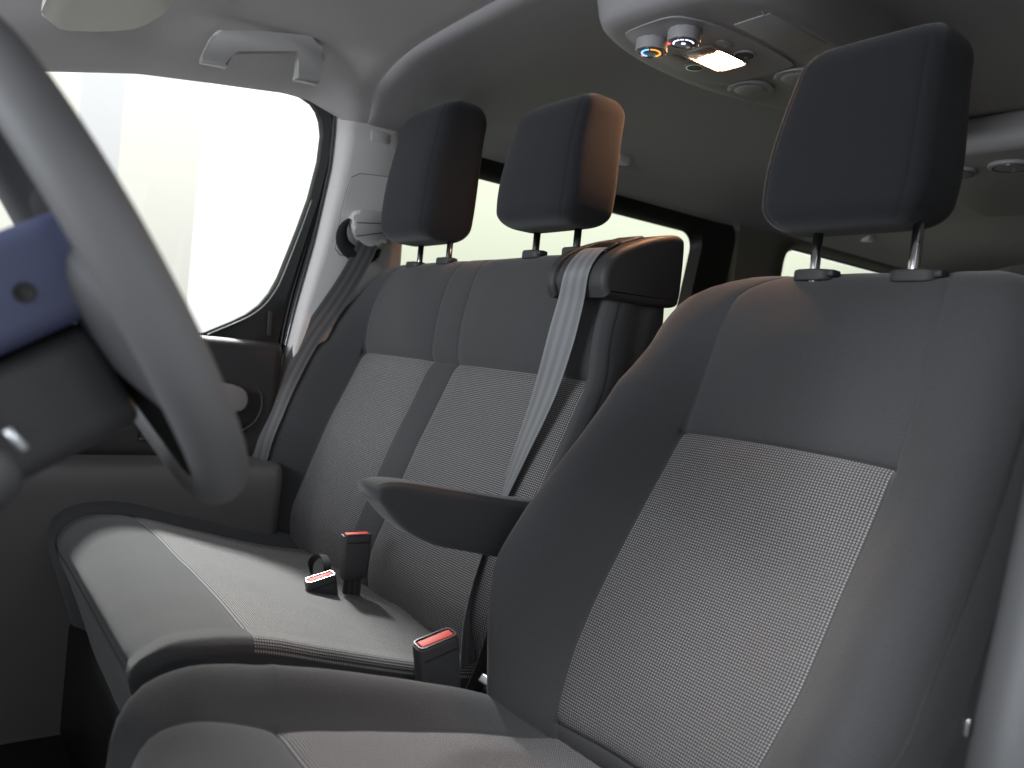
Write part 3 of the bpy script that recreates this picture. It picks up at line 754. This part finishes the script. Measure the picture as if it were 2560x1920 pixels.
def regs(kind, v, s):
    if kind == 'C': return 'front' if s < c_front else ('fp' if s < c_wov else 'woven')
    if v >= 2.0: return 'sl' if kind == 'L' else 'sr'
    if s < c_front: return 'front'
    if kind == 'R': return 'fp' if s < c_wov else 'woven'
    return 'bl'
def crown(y, x, z):
    u = (y + 1.43) / 0.38
    return 0.010 * (1 - u ** 4) * sm(-0.26, -0.34, x) + 0.006 * math.exp(-((y + 1.30) / 0.06) ** 2) * sm(-0.55, -0.70, x)
upholstery(bench, cp, YC, ext, bol, side, 80, [c_front, c_wov], regs, {
    'front': ('cushion_front', M['fabric'], None), 'fp': ('cushion_thigh_panel', M['fabric'], None), 'woven': ('cushion_insert', M['woven'], None),
    'bl': ('cushion_bolster', M['fabric'], None), 'sl': ('cushion_side', M['fabric'], None), 'sr': ('cushion_side', M['fabric'], None)}, crown=crown, wide=0.002, right_plain=True, no_right_seam=True)
bm = bmesh.new(); box(bm, (-0.60, -1.50, 0.48), (0.60, 0.88, 0.26), bevel=0.02)
obj('seat_base', bm, M['black_plastic'], bench)
head_restraint(bench, -0.975, -1.722, 1.497, 1.828, 0.120, 0.072, -0.035, 0.10, (-0.045, 0.090), M['dark_chrome'], 1.457, (-0.985, -0.985))
head_restraint(bench, -0.975, -1.238, 1.500, 1.747, 0.120, 0.064, -0.03, 0.12, (-0.065, 0.060), M['dark_chrome'], 1.457, (-0.985, -0.985))
for y in (-1.785, -1.640): guide(bench, (-0.985, y, 1.460 if y > -1.7 else 1.455), 0.034, 0.062)
for y in (-1.305, -1.180): guide(bench, (-0.985, y, 1.462), 0.034, 0.058)

# belt retractor housing on the bench shoulder
def round_slab(outline, y0, y1, r, steps=5):
    # a slab between y0 and y1 whose rim is rolled over with radius r
    P = np.array(outline); n_ = len(P); t = np.roll(P, -1, 0) - np.roll(P, 1, 0); t /= np.linalg.norm(t, axis=1)[:, None]
    nr = np.stack([t[:, 1], -t[:, 0]], 1); area_ = 0.5 * np.sum(P[:, 0] * np.roll(P[:, 1], -1) - np.roll(P[:, 0], -1) * P[:, 1])
    if area_ < 0: nr = -nr
    V = []; cen = P.mean(0)
    prof_ = [(r * (1 - math.cos(a)), r * (1 - math.sin(a))) for a in np.linspace(0, math.pi / 2, steps)]   # (depth from face, inset)
    def ring(ins, y): Q = P - nr * ins; return [(x, y, z) for x, z in Q]
    for dpt, ins in prof_: V.append(ring(ins, y0 + math.copysign(dpt, y1 - y0)))
    for dpt, ins in reversed(prof_): V.append(ring(ins, y1 - math.copysign(dpt, y1 - y0)))
    me = grid_mesh('slab', np.array(V), close_v=True)
    bm = bmesh.new(); bm.from_mesh(me); bmesh.ops.holes_fill(bm, edges=[e for e in bm.edges if e.is_boundary]); bm.to_mesh(me); bm.free()
    return me
def retractor(parent):
    body = [(-0.903, 1.362), (-0.894, 1.385), (-0.897, 1.412), (-0.915, 1.436), (-0.950, 1.457), (-1.005, 1.478), (-1.050, 1.489), (-1.070, 1.487), (-1.078, 1.474), (-1.080, 1.42), (-1.078, 1.380), (-1.066, 1.364), (-1.0, 1.360)]
    q = spline(body + [body[0]], 100)[:-1]
    h = autosmooth(obj('belt_housing', round_slab(q, -0.990, -1.118, 0.012), M['grain'], parent), 50)
    c_ = q.mean(0)
    obj('housing_gap', round_slab(c_ + (q - c_) * 0.965, -1.115, -1.124, 0.001), M['frame_black'], h)
    autosmooth(obj('housing_flange', round_slab(c_ + (q - c_) * 1.005, -1.1215, -1.145, 0.009), M['grain'], h), 50)
    bm = bmesh.new(); box(bm, (-0.930, -1.046, 1.4475), (0.034, 0.058, 0.010), Matrix.Rotation(math.radians(34), 3, 'Y'), bevel=0.003)
    obj('belt_slot', bm, M['frame_black'], h)
    bm = bmesh.new(); box(bm, (-0.975, -1.050, 1.4665), (0.058, 0.064, 0.010), Matrix.Rotation(math.radians(21), 3, 'Y'), bevel=0.004)
    obj('slot_cover', bm, M['grain'], h)
retractor(bench)

# ------------------------------------------------------------------ belts and buckles
b2 = empty('seat_belt', (-0.93, -1.05, 1.42), 'light grey seat belt hanging down from the bench shoulder housing', 'seat belt', 'seat belts')
Y0 = (0, 1, 0)
ribbon('webbing', [((-0.945, -1.045, 1.452), (0, 1, 0)), ((-0.912, -1.046, 1.443), (-0.1, 1, 0)), ((-0.886, -1.050, 1.405), (-0.25, 1, 0)), ((-0.884, -1.060, 1.34), (-0.35, 0.9, 0)), ((-0.872, -1.085, 1.20), (-0.4, 0.9, 0)), ((-0.845, -1.105, 1.08), (-0.45, 0.9, 0)),
                   ((-0.815, -1.112, 0.98), (-0.3, 0.9, 0.1)), ((-0.790, -1.108, 0.90), (0.3, 0.8, 0.2)), ((-0.765, -1.085, 0.82), (0.8, 0.3, 0.1)), ((-0.745, -1.045, 0.74), (0.95, 0.2, 0)), ((-0.73, -1.02, 0.64), (0.95, 0.3, 0))], 0.050, M['belt'], b2, n=110)
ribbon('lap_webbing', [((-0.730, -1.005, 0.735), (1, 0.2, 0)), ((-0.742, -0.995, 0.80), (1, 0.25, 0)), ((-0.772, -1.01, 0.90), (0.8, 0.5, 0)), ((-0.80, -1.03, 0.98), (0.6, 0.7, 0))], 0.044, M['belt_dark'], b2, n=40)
bm = bmesh.new(); rot = Matrix.Rotation(math.radians(-38), 3, 'Y')
box(bm, (-0.735, -0.955, 0.752), (0.060, 0.030, 0.014), rot, bevel=0.003)
obj('belt_tongue', bm, M['tongue'], b2)
bm = bmesh.new(); box(bm, (-0.745, -0.958, 0.738), (0.055, 0.034, 0.022), rot, bevel=0.006); obj('tongue_grip', bm, M['black_plastic'], b2)

b1 = empty('seat_belt', (-0.9, -1.95, 1.5), 'dark seat belt running from the pale pillar guide down beside the door', 'seat belt', 'seat belts')
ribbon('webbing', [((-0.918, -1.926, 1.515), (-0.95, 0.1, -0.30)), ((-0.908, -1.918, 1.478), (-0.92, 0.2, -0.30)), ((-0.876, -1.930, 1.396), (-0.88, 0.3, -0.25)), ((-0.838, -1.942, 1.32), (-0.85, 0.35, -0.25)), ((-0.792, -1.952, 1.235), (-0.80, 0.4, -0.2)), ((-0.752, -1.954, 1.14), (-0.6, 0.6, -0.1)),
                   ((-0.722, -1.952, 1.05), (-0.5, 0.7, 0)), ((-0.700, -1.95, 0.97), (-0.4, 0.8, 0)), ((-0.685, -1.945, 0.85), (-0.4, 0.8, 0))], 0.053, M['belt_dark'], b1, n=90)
# guide loop (black crescent) and its pale cap
cr = spline([(-0.862, 1.553), (-0.850, 1.530), (-0.848, 1.508), (-0.856, 1.488), (-0.875, 1.474), (-0.900, 1.466), (-0.925, 1.464), (-0.945, 1.474), (-0.956, 1.492)], 26)
V = []
for i, (x, z) in enumerate(cr):
    t = i / 25; r = 0.002 + 0.0175 * math.sin(math.pi * min(1, max(0, t)))** 0.8
    d = cr[min(i + 1, 25)] - cr[max(i - 1, 0)]; d /= np.linalg.norm(d); nx, nz = -d[1], d[0]
    V.append([(x + nx * r * math.cos(a), -1.932 + 0.011 * math.sin(a), z + nz * r * math.cos(a)) for a in [math.tau * k / 12 for k in range(12)]])
obj('guide_loop', grid_mesh('guide_loop', np.array(V), close_v=True), M['matte_black'], b1)
capo = [(-0.873, 1.572), (-0.885, 1.580), (-0.94, 1.585), (-0.965, 1.575), (-0.972, 1.53), (-0.958, 1.500), (-0.935, 1.490), (-0.905, 1.496), (-0.882, 1.512), (-0.866, 1.540)]
q = spline(capo + [capo[0]], 40)[:-1]
bm = bmesh.new(); prism(bm, [tuple(p) for p in q], (0, -1.952, 0), (1, 0, 0), (0, 0, 1), -0.034, 0.012, 4)
cp_ = obj('guide_cap', bm, M['trim_lt'], b1); autosmooth(cp_, 60)
for zz, a in ((1.552, 8), (1.524, 16)):
    bm = bmesh.new(); box(bm, (-0.922, -1.9185, zz), (0.088, 0.004, 0.0022), Matrix.Rotation(math.radians(a), 3, 'Y'), bevel=0.0008)
    obj('cap_groove', bm, M['grain'], cp_)

def buckle(c, face, upv, wdt, hgt, thick, label, pale=False, strap=None):
    # c: centre of the top end; upv: direction the slot points; face: direction the broad face looks
    u = Vector(upv).normalized(); f = Vector(face); f = (f - u * f.dot(u)).normalized(); r = u.cross(f)
    R = Matrix((r, f, u)).transposed(); c = Vector(c)
    e = empty('belt_buckle', tuple(c - u * hgt), label, 'belt buckle', 'seat belt buckles')
    V = []
    for k, (s, w_, t_) in enumerate(((0.0, 0.92, 0.86), (0.004, 0.97, 0.95), (0.012, 1.0, 1.0), (0.55, 0.98, 1.0), (0.80, 0.93, 0.97), (0.95, 0.86, 0.9), (1.0, 0.78, 0.7))):
        row = [c - u * hgt * s + R @ Vector((x * w_, y * t_, 0)) for x, y in rrect(wdt, thick, thick * 0.30, 4)]
        V.append([tuple(p) for p in row])
    me = grid_mesh('housing', np.array(V), close_v=True)
    bm = bmesh.new(); bm.from_mesh(me); bmesh.ops.holes_fill(bm, edges=[q for q in bm.edges if q.is_boundary]); bm.to_mesh(me); bm.free()
    h = autosmooth(obj('housing', me, M['buckle'], e), 40)
    V = [[tuple(c + u * dz + R @ Vector((x, y, 0))) for x, y in rrect(wdt * a, thick * b, thick * 0.22, 4)] for a, b, dz in ((0.93, 0.9, -0.001), (0.93, 0.9, 0.0022), (0.86, 0.76, 0.0022), (0.86, 0.76, -0.001))]
    autosmooth(obj('slot_rim', grid_mesh('slot_rim', np.array(V), close_v=True), M['dark_chrome'], e), 40)
    bm = bmesh.new(); box(bm, c + u * 0.0005 + f * thick * 0.05, (wdt * 0.80, thick * 0.56, 0.004), R, bevel=0.0016); obj('release_button', bm, M['red'], e)
    bm = bmesh.new(); box(bm, c - u * hgt * 0.16 + f * (thick * 0.5), (wdt * 0.80, 0.0016, 0.0022), R, bevel=0.0006); obj('housing_ridge', bm, M['black_plastic'], e)
    if strap: ribbon('stalk', [(tuple(c - u * hgt * 0.9), tuple(r)), *[(p, tuple(r)) for p in strap]], wdt * 0.62, M['belt_dark'], e, thick=0.006, n=24)
    return e
buckle((-0.690, -1.375, 0.890), (0.10, 1.0, 0.12), (0.03, 0.05, 1), 0.056, 0.085, 0.026, 'upright belt buckle with red button leaning on the bench centre band', strap=[(-0.695, -1.385, 0.785), (-0.70, -1.39, 0.71)])
buckle((-0.622, -1.368, 0.815), (0.15, 1.0, 0.25), (0.28, 0.12, 1), 0.056, 0.075, 0.024, 'low belt buckle with pale lit button sunk between bench cushion and backrest', strap=[(-0.66, -1.38, 0.72), (-0.68, -1.39, 0.67)])
buckle((-0.610, -0.945, 0.848), (0.10, 1.0, 0.30), (0.26, 0.10, 1), 0.064, 0.11, 0.030, 'large belt buckle with red button standing beside the driver cushion', strap=[(-0.645, -0.96, 0.72), (-0.66, -0.96, 0.64)])
lp = empty('strap_loop', (-0.65, -1.45, 0.80), 'thin black strap loop sticking up behind the low buckle', 'strap')
ribbon('loop', [((-0.655, -1.475, 0.775), (0.3, 0.2, 0.9)), ((-0.648, -1.470, 0.815), (0.5, 0.5, 0.3)), ((-0.650, -1.435, 0.838), (0.6, 0.5, -0.2)), ((-0.645, -1.395, 0.832), (0.6, 0.3, -0.4)), ((-0.635, -1.365, 0.800), (0.6, 0.2, -0.5))], 0.016, M['black_plastic'], lp, n=36)

# ------------------------------------------------------------------ roof fittings
def grab_handle(x0, x1, z0, z1, y, dy, m, label, lug=0.054, bar=0.024):
    e = empty('grab_handle', ((x0 + x1) / 2, y, min(z0)), label, 'grab handle', 'roof grab handles')
    # x0 = rear end, x1 = front end; outline in (x, z), sloping up to the rear
    s = (z1[0] - z1[1]) / (x0 - x1)
    top = [(x1, z0[1]), (x1 - 0.002, z0[1] + 0.02), (x1 - 0.016, z1[1] - 0.008), (x1 - 0.040, z1[1] + 0.0), ((x0 + x1) / 2, (z1[0] + z1[1]) / 2 + 0.004), (x0 + 0.045, z1[0] + 0.002), (x0 + 0.014, z1[0] - 0.012), (x0, z1[0] - 0.036), (x0, z0[0])]
    t = [tuple(p) for p in spline(top, 44)]
    rl, fl = x0 + lug, x1 - lug
    inner = [(rl, z0[0] - 0.004), (rl, z1[0] - bar - 0.012), (rl + 0.010, z1[0] - bar), (fl - 0.010, z1[1] - bar - 0.002), (fl, z1[1] - bar - 0.012), (fl, z0[1] + 0.004)]
    bm = bmesh.new(); prism(bm, t + inner, (0, y, 0), (1, 0, 0), (0, 0, 1), -dy, 0.006, 3)
    # lean with the cove: top further inboard
    zc = min(z0)
    for v in bm.verts: v.co.y += (v.co.z - zc) * 0.62
    o = obj('handle_body', bm, m, e); autosmooth(o, 45)
    return e
grab_handle(-0.704, -0.450, (1.822, 1.800), (1.900, 1.868), -1.848, 0.024, M['trim_lt'], 'pale grey roof grab handle above the passenger window')
grab_handle(-1.72, -1.46, (1.868, 1.864), (1.925, 1.922), -1.880, 0.030, M['trim'], 'dim grab handle half hidden behind the middle headrest')
grab_handle(-3.12, -2.86, (1.865, 1.865), (1.920, 1.920), -1.885, 0.030, M['trim'], 'far grab handle seen under the driver headrest')

vis = empty('sun_visor', (-0.25, -1.7, 1.84), 'beige folded sun visor at the top left by the roof', 'sun visor')
bm = bmesh.new(); o2 = [(-0.150, -1.20), (-0.150, -1.50), (-0.150, -1.76), (-0.153, -1.785), (-0.164, -1.798), (-0.174, -1.803), (-0.178, -1.815), (-0.184, -1.832), (-0.196, -1.836), (-0.210, -1.826), (-0.242, -1.786), (-0.272, -1.745), (-0.296, -1.700), (-0.311, -1.655), (-0.318, -1.58), (-0.319, -1.50), (-0.319, -1.20)]
prism(bm, o2, (0, 0, 1.787), (1, 0, 0), (0, 1, 0), 0.018, 0.005, 3)
autosmooth(obj('visor_panel', bm, M['visor'], vis), 40)

# overhead console with lamp, knobs and vents
con = empty('overhead_console', (-1.2, -1.05, 1.90), 'grey overhead console with lit lamp and two lit knobs', 'overhead console')
oc = [(-0.935, -1.06), (-0.938, -1.115), (-0.965, -1.150), (-1.04, -1.180), (-1.15, -1.200), (-1.30, -1.200), (-1.45, -1.165), (-1.56, -1.12), (-1.60, -1.02), (-1.58, -0.90), (-1.45, -0.855), (-1.28, -0.845), (-1.10, -0.845), (-1.00, -0.865), (-0.95, -0.93)]
q = [tuple(p) for p in spline(oc + [oc[0]], 90)[:-1]]
V = []; ccx, ccy = -1.25, -1.025
for sc, z in ((1.06, 1.935), (1.02, 1.888), (1.005, 1.868), (0.985, 1.856), (0.955, 1.849), (0.90, 1.846), (0.80, 1.847), (0.0, 1.848)):
    V.append([(ccx + (x - ccx) * sc, ccy + (y - ccy) * sc, z) for x, y in q])
obj('console_body', grid_mesh('console_body', np.array(V), close_v=True), M['console'], con)
def down_disc(name, pts, z, h, m, parent, bevel=0.0015, cx=0.0, cy=0.0, ang=0.0, seg=2):
    bm = bmesh.new(); ca, sa = math.cos(ang), math.sin(ang)
    prism(bm, [(cx + x * ca - y * sa, cy + x * sa + y * ca) for x, y in pts], (0, 0, z), (1, 0, 0), (0, 1, 0), -h, bevel, seg)
    return autosmooth(obj(name, bm, m, parent), 40)
# inset face plate
ip_ = [(-0.982, -1.06), (-0.985, -1.098), (-1.00, -1.118), (-1.08, -1.150), (-1.18, -1.165), (-1.285, -1.150), (-1.295, -1.10), (-1.295, -1.00), (-1.285, -0.965), (-1.18, -0.955), (-1.06, -0.965), (-1.00, -0.985), (-0.985, -1.01)]
pl = down_disc('face_plate', [tuple(p) for p in spline(ip_ + [ip_[0]], 60)[:-1]], 1.8475, 0.0035, M['console'], con, 0.0012)
circ = lambda r, n=28: [(r * math.cos(math.tau * k / n), r * math.sin(math.tau * k / n)) for k in range(n)]
def arc_strip(name, cx, cy, z, r0, r1, a0, a1, m, parent, n=18):
    V = np.array([[(cx + r * math.cos(a), cy + r * math.sin(a), zz) for r, zz in ((r0, z), (r0, z - 0.0008), (r1, z - 0.0008), (r1, z))] for a in np.linspace(math.radians(a0), math.radians(a1), n)])
    return obj(name, grid_mesh(name, V, close_v=True), m, parent, smooth=False)
for kx, ky, lit in ((-1.040, -1.092, 'temp'), (-1.044, -1.018, 'fan')):
    kn = down_disc('control_knob', circ(0.029, 36), 1.8445, 0.021, M['console'], con, 0.003)
    for v in kn.data.vertices: v.co.x += kx; v.co.y += ky
    down_disc('dial_face', [(kx + x, ky + y) for x, y in circ(0.0245, 32)], 1.8242, 0.0014, M['dial'], kn, 0.0004)
    arc_strip('dial_ring', kx, ky, 1.8229, 0.0228, 0.0240, 0, 360, M['dark_chrome'], kn, 40)
    if lit == 'temp':
        arc_strip('cold_scale', kx, ky, 1.8226, 0.0148, 0.0182, -110, 30, M['led_b'], kn)
        arc_strip('hot_scale', kx, ky, 1.8226, 0.0148, 0.0182, 40, 190, M['led_o'], kn)
        bm = bmesh.new(); box(bm, (kx + 0.001, ky - 0.0200, 1.8222), (0.005, 0.004, 0.001)); obj('marker', bm, M['led_r'], kn, smooth=False)
    else:
        for a in range(-60, 120, 28): arc_strip('fan_scale', kx, ky, 1.8226, 0.0158, 0.0185, a, a + 20, M['led_w'], kn, 5)
        bm = bmesh.new(); box(bm, (kx, ky, 1.8224), (0.0075, 0.0030, 0.001)); box(bm, (kx, ky, 1.8222), (0.0030, 0.0075, 0.001)); obj('fan_symbol', bm, M['led_w'], kn, smooth=False)
        bm = bmesh.new(); box(bm, (kx + 0.016, ky - 0.0195, 1.8222), (0.005, 0.005, 0.0015)); obj('marker', bm, M['led_r'], kn, smooth=False)
LA = math.radians(12)
V = []
for w_, h_, z in ((0.116, 0.076, 1.846), (0.115, 0.075, 1.8425), (0.113, 0.073, 1.8408), (0.109, 0.069, 1.8405), (0.106, 0.066, 1.8415), (0.105, 0.065, 1.8460)):
    V.append([(-1.172 + x, -1.057 + y, z) for x, y in rrect(w_, h_, 0.012, 5)])
autosmooth(obj('lamp_bezel', grid_mesh('lamp_bezel', np.array(V), close_v=True), M['console'], con), 40)
lz = down_disc('lamp_lens', rrect(0.070, 0.058, 0.010), 1.8455, 0.0028, M['lens'], con, 0.0012, -1.186, -1.057)
down_disc('lamp_switch', rrect(0.030, 0.056, 0.008), 1.8445, 0.0030, M['lens_off'], con, 0.002, -1.133, -1.058)
for x, y in ((-1.178, -1.112), (-1.188, -1.003)):
    rl = down_disc('reading_light', circ(0.020), 1.845, 0.004, M['console'], con, 0.0015)
    for v in rl.data.vertices: v.co.x += x; v.co.y += y
    dl = down_disc('light_eye', [(x + a, y + b) for a, b in circ(0.0150)], 1.8415, 0.001, M['black_plastic'], rl, 0.0)
    arc_strip('eye_ring', x, y, 1.8408, 0.0145, 0.0170, 0, 360, M['chrome'], rl, 30)
for x, y in ((-1.128, -1.112), (-1.128, -1.000)):
    down_disc('push_button', rrect(0.034, 0.020, 0.006), 1.845, 0.0032, M['console'], con, 0.0012, x, y)
for x, y in ((-1.345, -1.108), (-1.345, -0.995)):
    vt = down_disc('round_vent', circ(0.047, 36), 1.849, 0.007, M['console'], con, 0.003)
    for v in vt.data.vertices: v.co.x += x; v.co.y += y
    V = np.array([[(x + r * math.cos(q), y + r * math.sin(q), z) for q in [math.tau * k / 36 for k in range(36)]] for r, z in ((0.040, 1.8422), (0.038, 1.8435), (0.035, 1.8438), (0.033, 1.8418), (0.026, 1.8395), (0.014, 1.8382), (0.0, 1.8380))])
    obj('vent_flap', grid_mesh('vent_flap', V, close_v=True), M['console'], vt)
arc_strip('finger_grip', -1.06, -0.905, 1.8462, 0.030, 0.0335, 100, 190, M['trim_lt'], con)
bm = bmesh.new(); box(bm, (-1.16, -0.905, 1.8470), (0.16, 0.075, 0.0036), bevel=0.0016); obj('glasses_lid', bm, M['console'], con)

rc = empty('rear_air_duct', (-2.2, -0.95, 1.9), 'dim rear roof air duct with round vents beyond the driver headrest', 'air duct')
bm = bmesh.new(); box(bm, (-2.35, -1.0, 1.885), (0.75, 0.50, 0.09), bevel=0.03, seg=4); obj('duct_body', bm, M['console'], rc)
for x, y in ((-2.12, -1.06), (-2.12, -0.93), (-2.30, -0.85)):
    vt = down_disc('round_vent', circ(0.05, 30), 1.841, 0.010, M['console'], rc, 0.003)
    for v in vt.data.vertices: v.co.x += x; v.co.y += y
    arc_strip('vent_ring', x, y, 1.8305, 0.036, 0.040, 0, 360, M['chrome'], vt, 36)
bm = bmesh.new(); box(bm, (-1.985, -0.93, 1.868), (0.012, 0.28, 0.004), Matrix.Rotation(0.9, 3, 'Y'), bevel=0.001); obj('duct_lip', bm, M['chrome'], rc)

# ------------------------------------------------------------------ steering wheel and column
WC = Vector((-0.106, -0.680, 1.2765)); TL = math.radians(32.4); YW = math.radians(-3.4)
wn = Vector((-math.cos(TL) * math.cos(YW), -math.cos(TL) * math.sin(YW), math.sin(TL)))          # towards the driver
wu = Vector((math.sin(TL) * math.cos(YW), math.sin(TL) * math.sin(YW), math.cos(TL))); wy = wn.cross(wu)
sw = empty('steering_wheel', tuple(WC), 'blurred dark grey steering wheel in the near left foreground', 'steering wheel')
V = []
for k in range(120):
    a = math.tau * k / 120; d = wy * math.cos(a) + wu * math.sin(a); row = []
    for j in range(24):
        b = math.tau * j / 24; row.append(tuple(WC + d * (0.178 + 0.0165 * math.cos(b)) + wn * 0.0195 * math.sin(b)))
    V.append(row)
obj('rim', grid_mesh('rim', np.array(V), close_u=True, close_v=True), M['rim'], sw)
def spoke(ang, w0, w1, mk='matte_black', th0=0.020):
    d = wy * math.cos(ang) + wu * math.sin(ang); t = wn.cross(d); V = []
    for s in np.linspace(0.05, 0.178, 14):
        f = (s - 0.05) / 0.128; hw = w0 + (w1 - w0) * f; off = -0.004 * (1 - f); th = th0 - 0.008 * f
        V.append([tuple(WC + d * s + t * hw * math.copysign(abs(math.cos(b)) ** 0.6, math.cos(b)) + wn * (off + th * math.sin(b))) for b in [math.tau * k / 20 for k in range(20)]])
    return obj('spoke', grid_mesh('spoke', np.array(V), close_v=True), M[mk], sw)
spoke(math.radians(-22), 0.058, 0.042, 'shroud_dark', 0.026); spoke(math.radians(188), 0.045, 0.022); spoke(math.radians(270), 0.055, 0.040)
V = []
for off, r in ((0.030, 0.0), (0.030, 0.04), (0.022, 0.066), (0.008, 0.073), (-0.006, 0.072), (-0.012, 0.066), (-0.013, 0.058), (-0.013, 0.0)):
    V.append([tuple(WC + wn * off + (wy * math.cos(b) + wu * math.sin(b)) * r) for b in [math.tau * k / 48 for k in range(48)]])
obj('hub', grid_mesh('hub', np.array(V), close_v=True), M['matte_black'], sw)

colm = empty('steering_column', (0.05, -0.66, 1.2), 'steering column cover with upper shell tinted with painted blue light and dark lower shell', 'steering column')
ca = -wn                                                # column axis, forwards and down
cn = wu
c0 = WC + ca * 0.019
def shell(name, lo, hi, m, parent, hw, l0=0.0, l1=0.30, r=0.018):
    V = []
    for s in (l0, l0 + 0.002, l0 + 0.008, l0 + 0.03, l1):
        e = 1.0 if s > l0 + 0.007 else (0.93 if s > l0 + 0.001 else 0.86)
        V.append([tuple(c0 + ca * s + wy * x * e + cn * (y * e + (lo + hi) / 2)) for x, y in rrect(hw * 2, hi - lo, r, 5)])
    me = grid_mesh(name, np.array(V), close_v=True)
    bm = bmesh.new(); bm.from_mesh(me); bmesh.ops.holes_fill(bm, edges=[e for e in bm.edges if e.is_boundary]); bm.to_mesh(me); bm.free()
    return autosmooth(obj(name, me, m, parent), 50)
us = shell('upper_shell', -0.020, 0.050, M['shroud'], colm, 0.083, l0=-0.024, r=0.014)
shell('lower_shell', -0.100, -0.0225, M['grain'], colm, 0.076, l0=0.006)
bm = bmesh.new(); pc = c0 + ca * 0.030 + wy * 0.0832 + cn * 0.010
Rm = Matrix((ca, wy, cn)).transposed()
V = [[tuple(pc + wy * d + (ca * math.cos(b) + cn * math.sin(b)) * r) for b in [math.tau * k / 20 for k in range(20)]] for r, d in ((0.0068, 0.0006), (0.0060, 0.0010), (0.0052, 0.0004), (0.0, 0.0004))]
bm.free(); obj('screw_hole', grid_mesh('screw_hole', np.array(V), close_v=True), M['frame_black'], us)
st = empty('column_stalk', (-0.02, -0.56, 1.16), 'dark control stalk with pale strip at the left edge', 'control stalk')
p0 = c0 + ca * 0.07 - cn * 0.06 + wy * 0.03
obj('stalk_arm', tube_mesh('stalk_arm', [tuple(p0), (-0.012, -0.57, 1.160), (-0.028, -0.53, 1.158), (-0.036, -0.50, 1.157), (-0.038, -0.49, 1.157)], lambda t: (0.010 + 0.010 * t) * (0.6 if t > 0.99 else 1), 16), M['grain'], st)
obj('stalk_strip', tube_mesh('stalk_strip', [(-0.043, -0.503, 1.184), (-0.052, -0.500, 1.174)], 0.0022, 8), M['tongue'], st)

bm = bmesh.new(); box(bm, (0.52, -1.1, 0.62), (0.06, 1.78, 0.75), bevel=0.01); tag(obj('footwell_bulkhead', bm, M['carpet'], smooth=False), kind='structure')
# dashboard edge ahead of the bench (dark, at the left edge) -- sits below the window line
bm = bmesh.new(); box(bm, (0.50, -1.1, 0.95), (0.55, 1.6, 0.45), bevel=0.08, seg=5); tag(obj('dashboard', bm, M['grain']), kind='structure')

# near side pillar at the right edge
np_ = empty('near_pillar', (-0.7, -0.2, 0.5), 'blurred light grey door pillar edge at the lower right corner', 'pillar')
V = []
for z in np.linspace(1.95, 0.4, 40):
    a = ip(z, [(0.4, -0.585), (1.0, -0.605), (1.05, -0.615), (1.13, -0.632), (1.25, -0.655), (1.5, -0.71), (1.95, -0.80)])
    V.append([(a - 0.02, -0.255, z), (a - 0.004, -0.245, z), (a, -0.228, z), (a - 0.003, -0.212, z), (a - 0.02, -0.198, z), (a - 0.2, -0.185, z)])
obj('pillar_cover', grid_mesh('pillar_cover', np.array(V)), M['shroud_grey'], np_)
bm = bmesh.new(); box(bm, (-0.628, -0.258, 1.018), (0.006, 0.006, 0.014), bevel=0.003); obj('bright_clip', bm, M['dark_chrome'], np_)
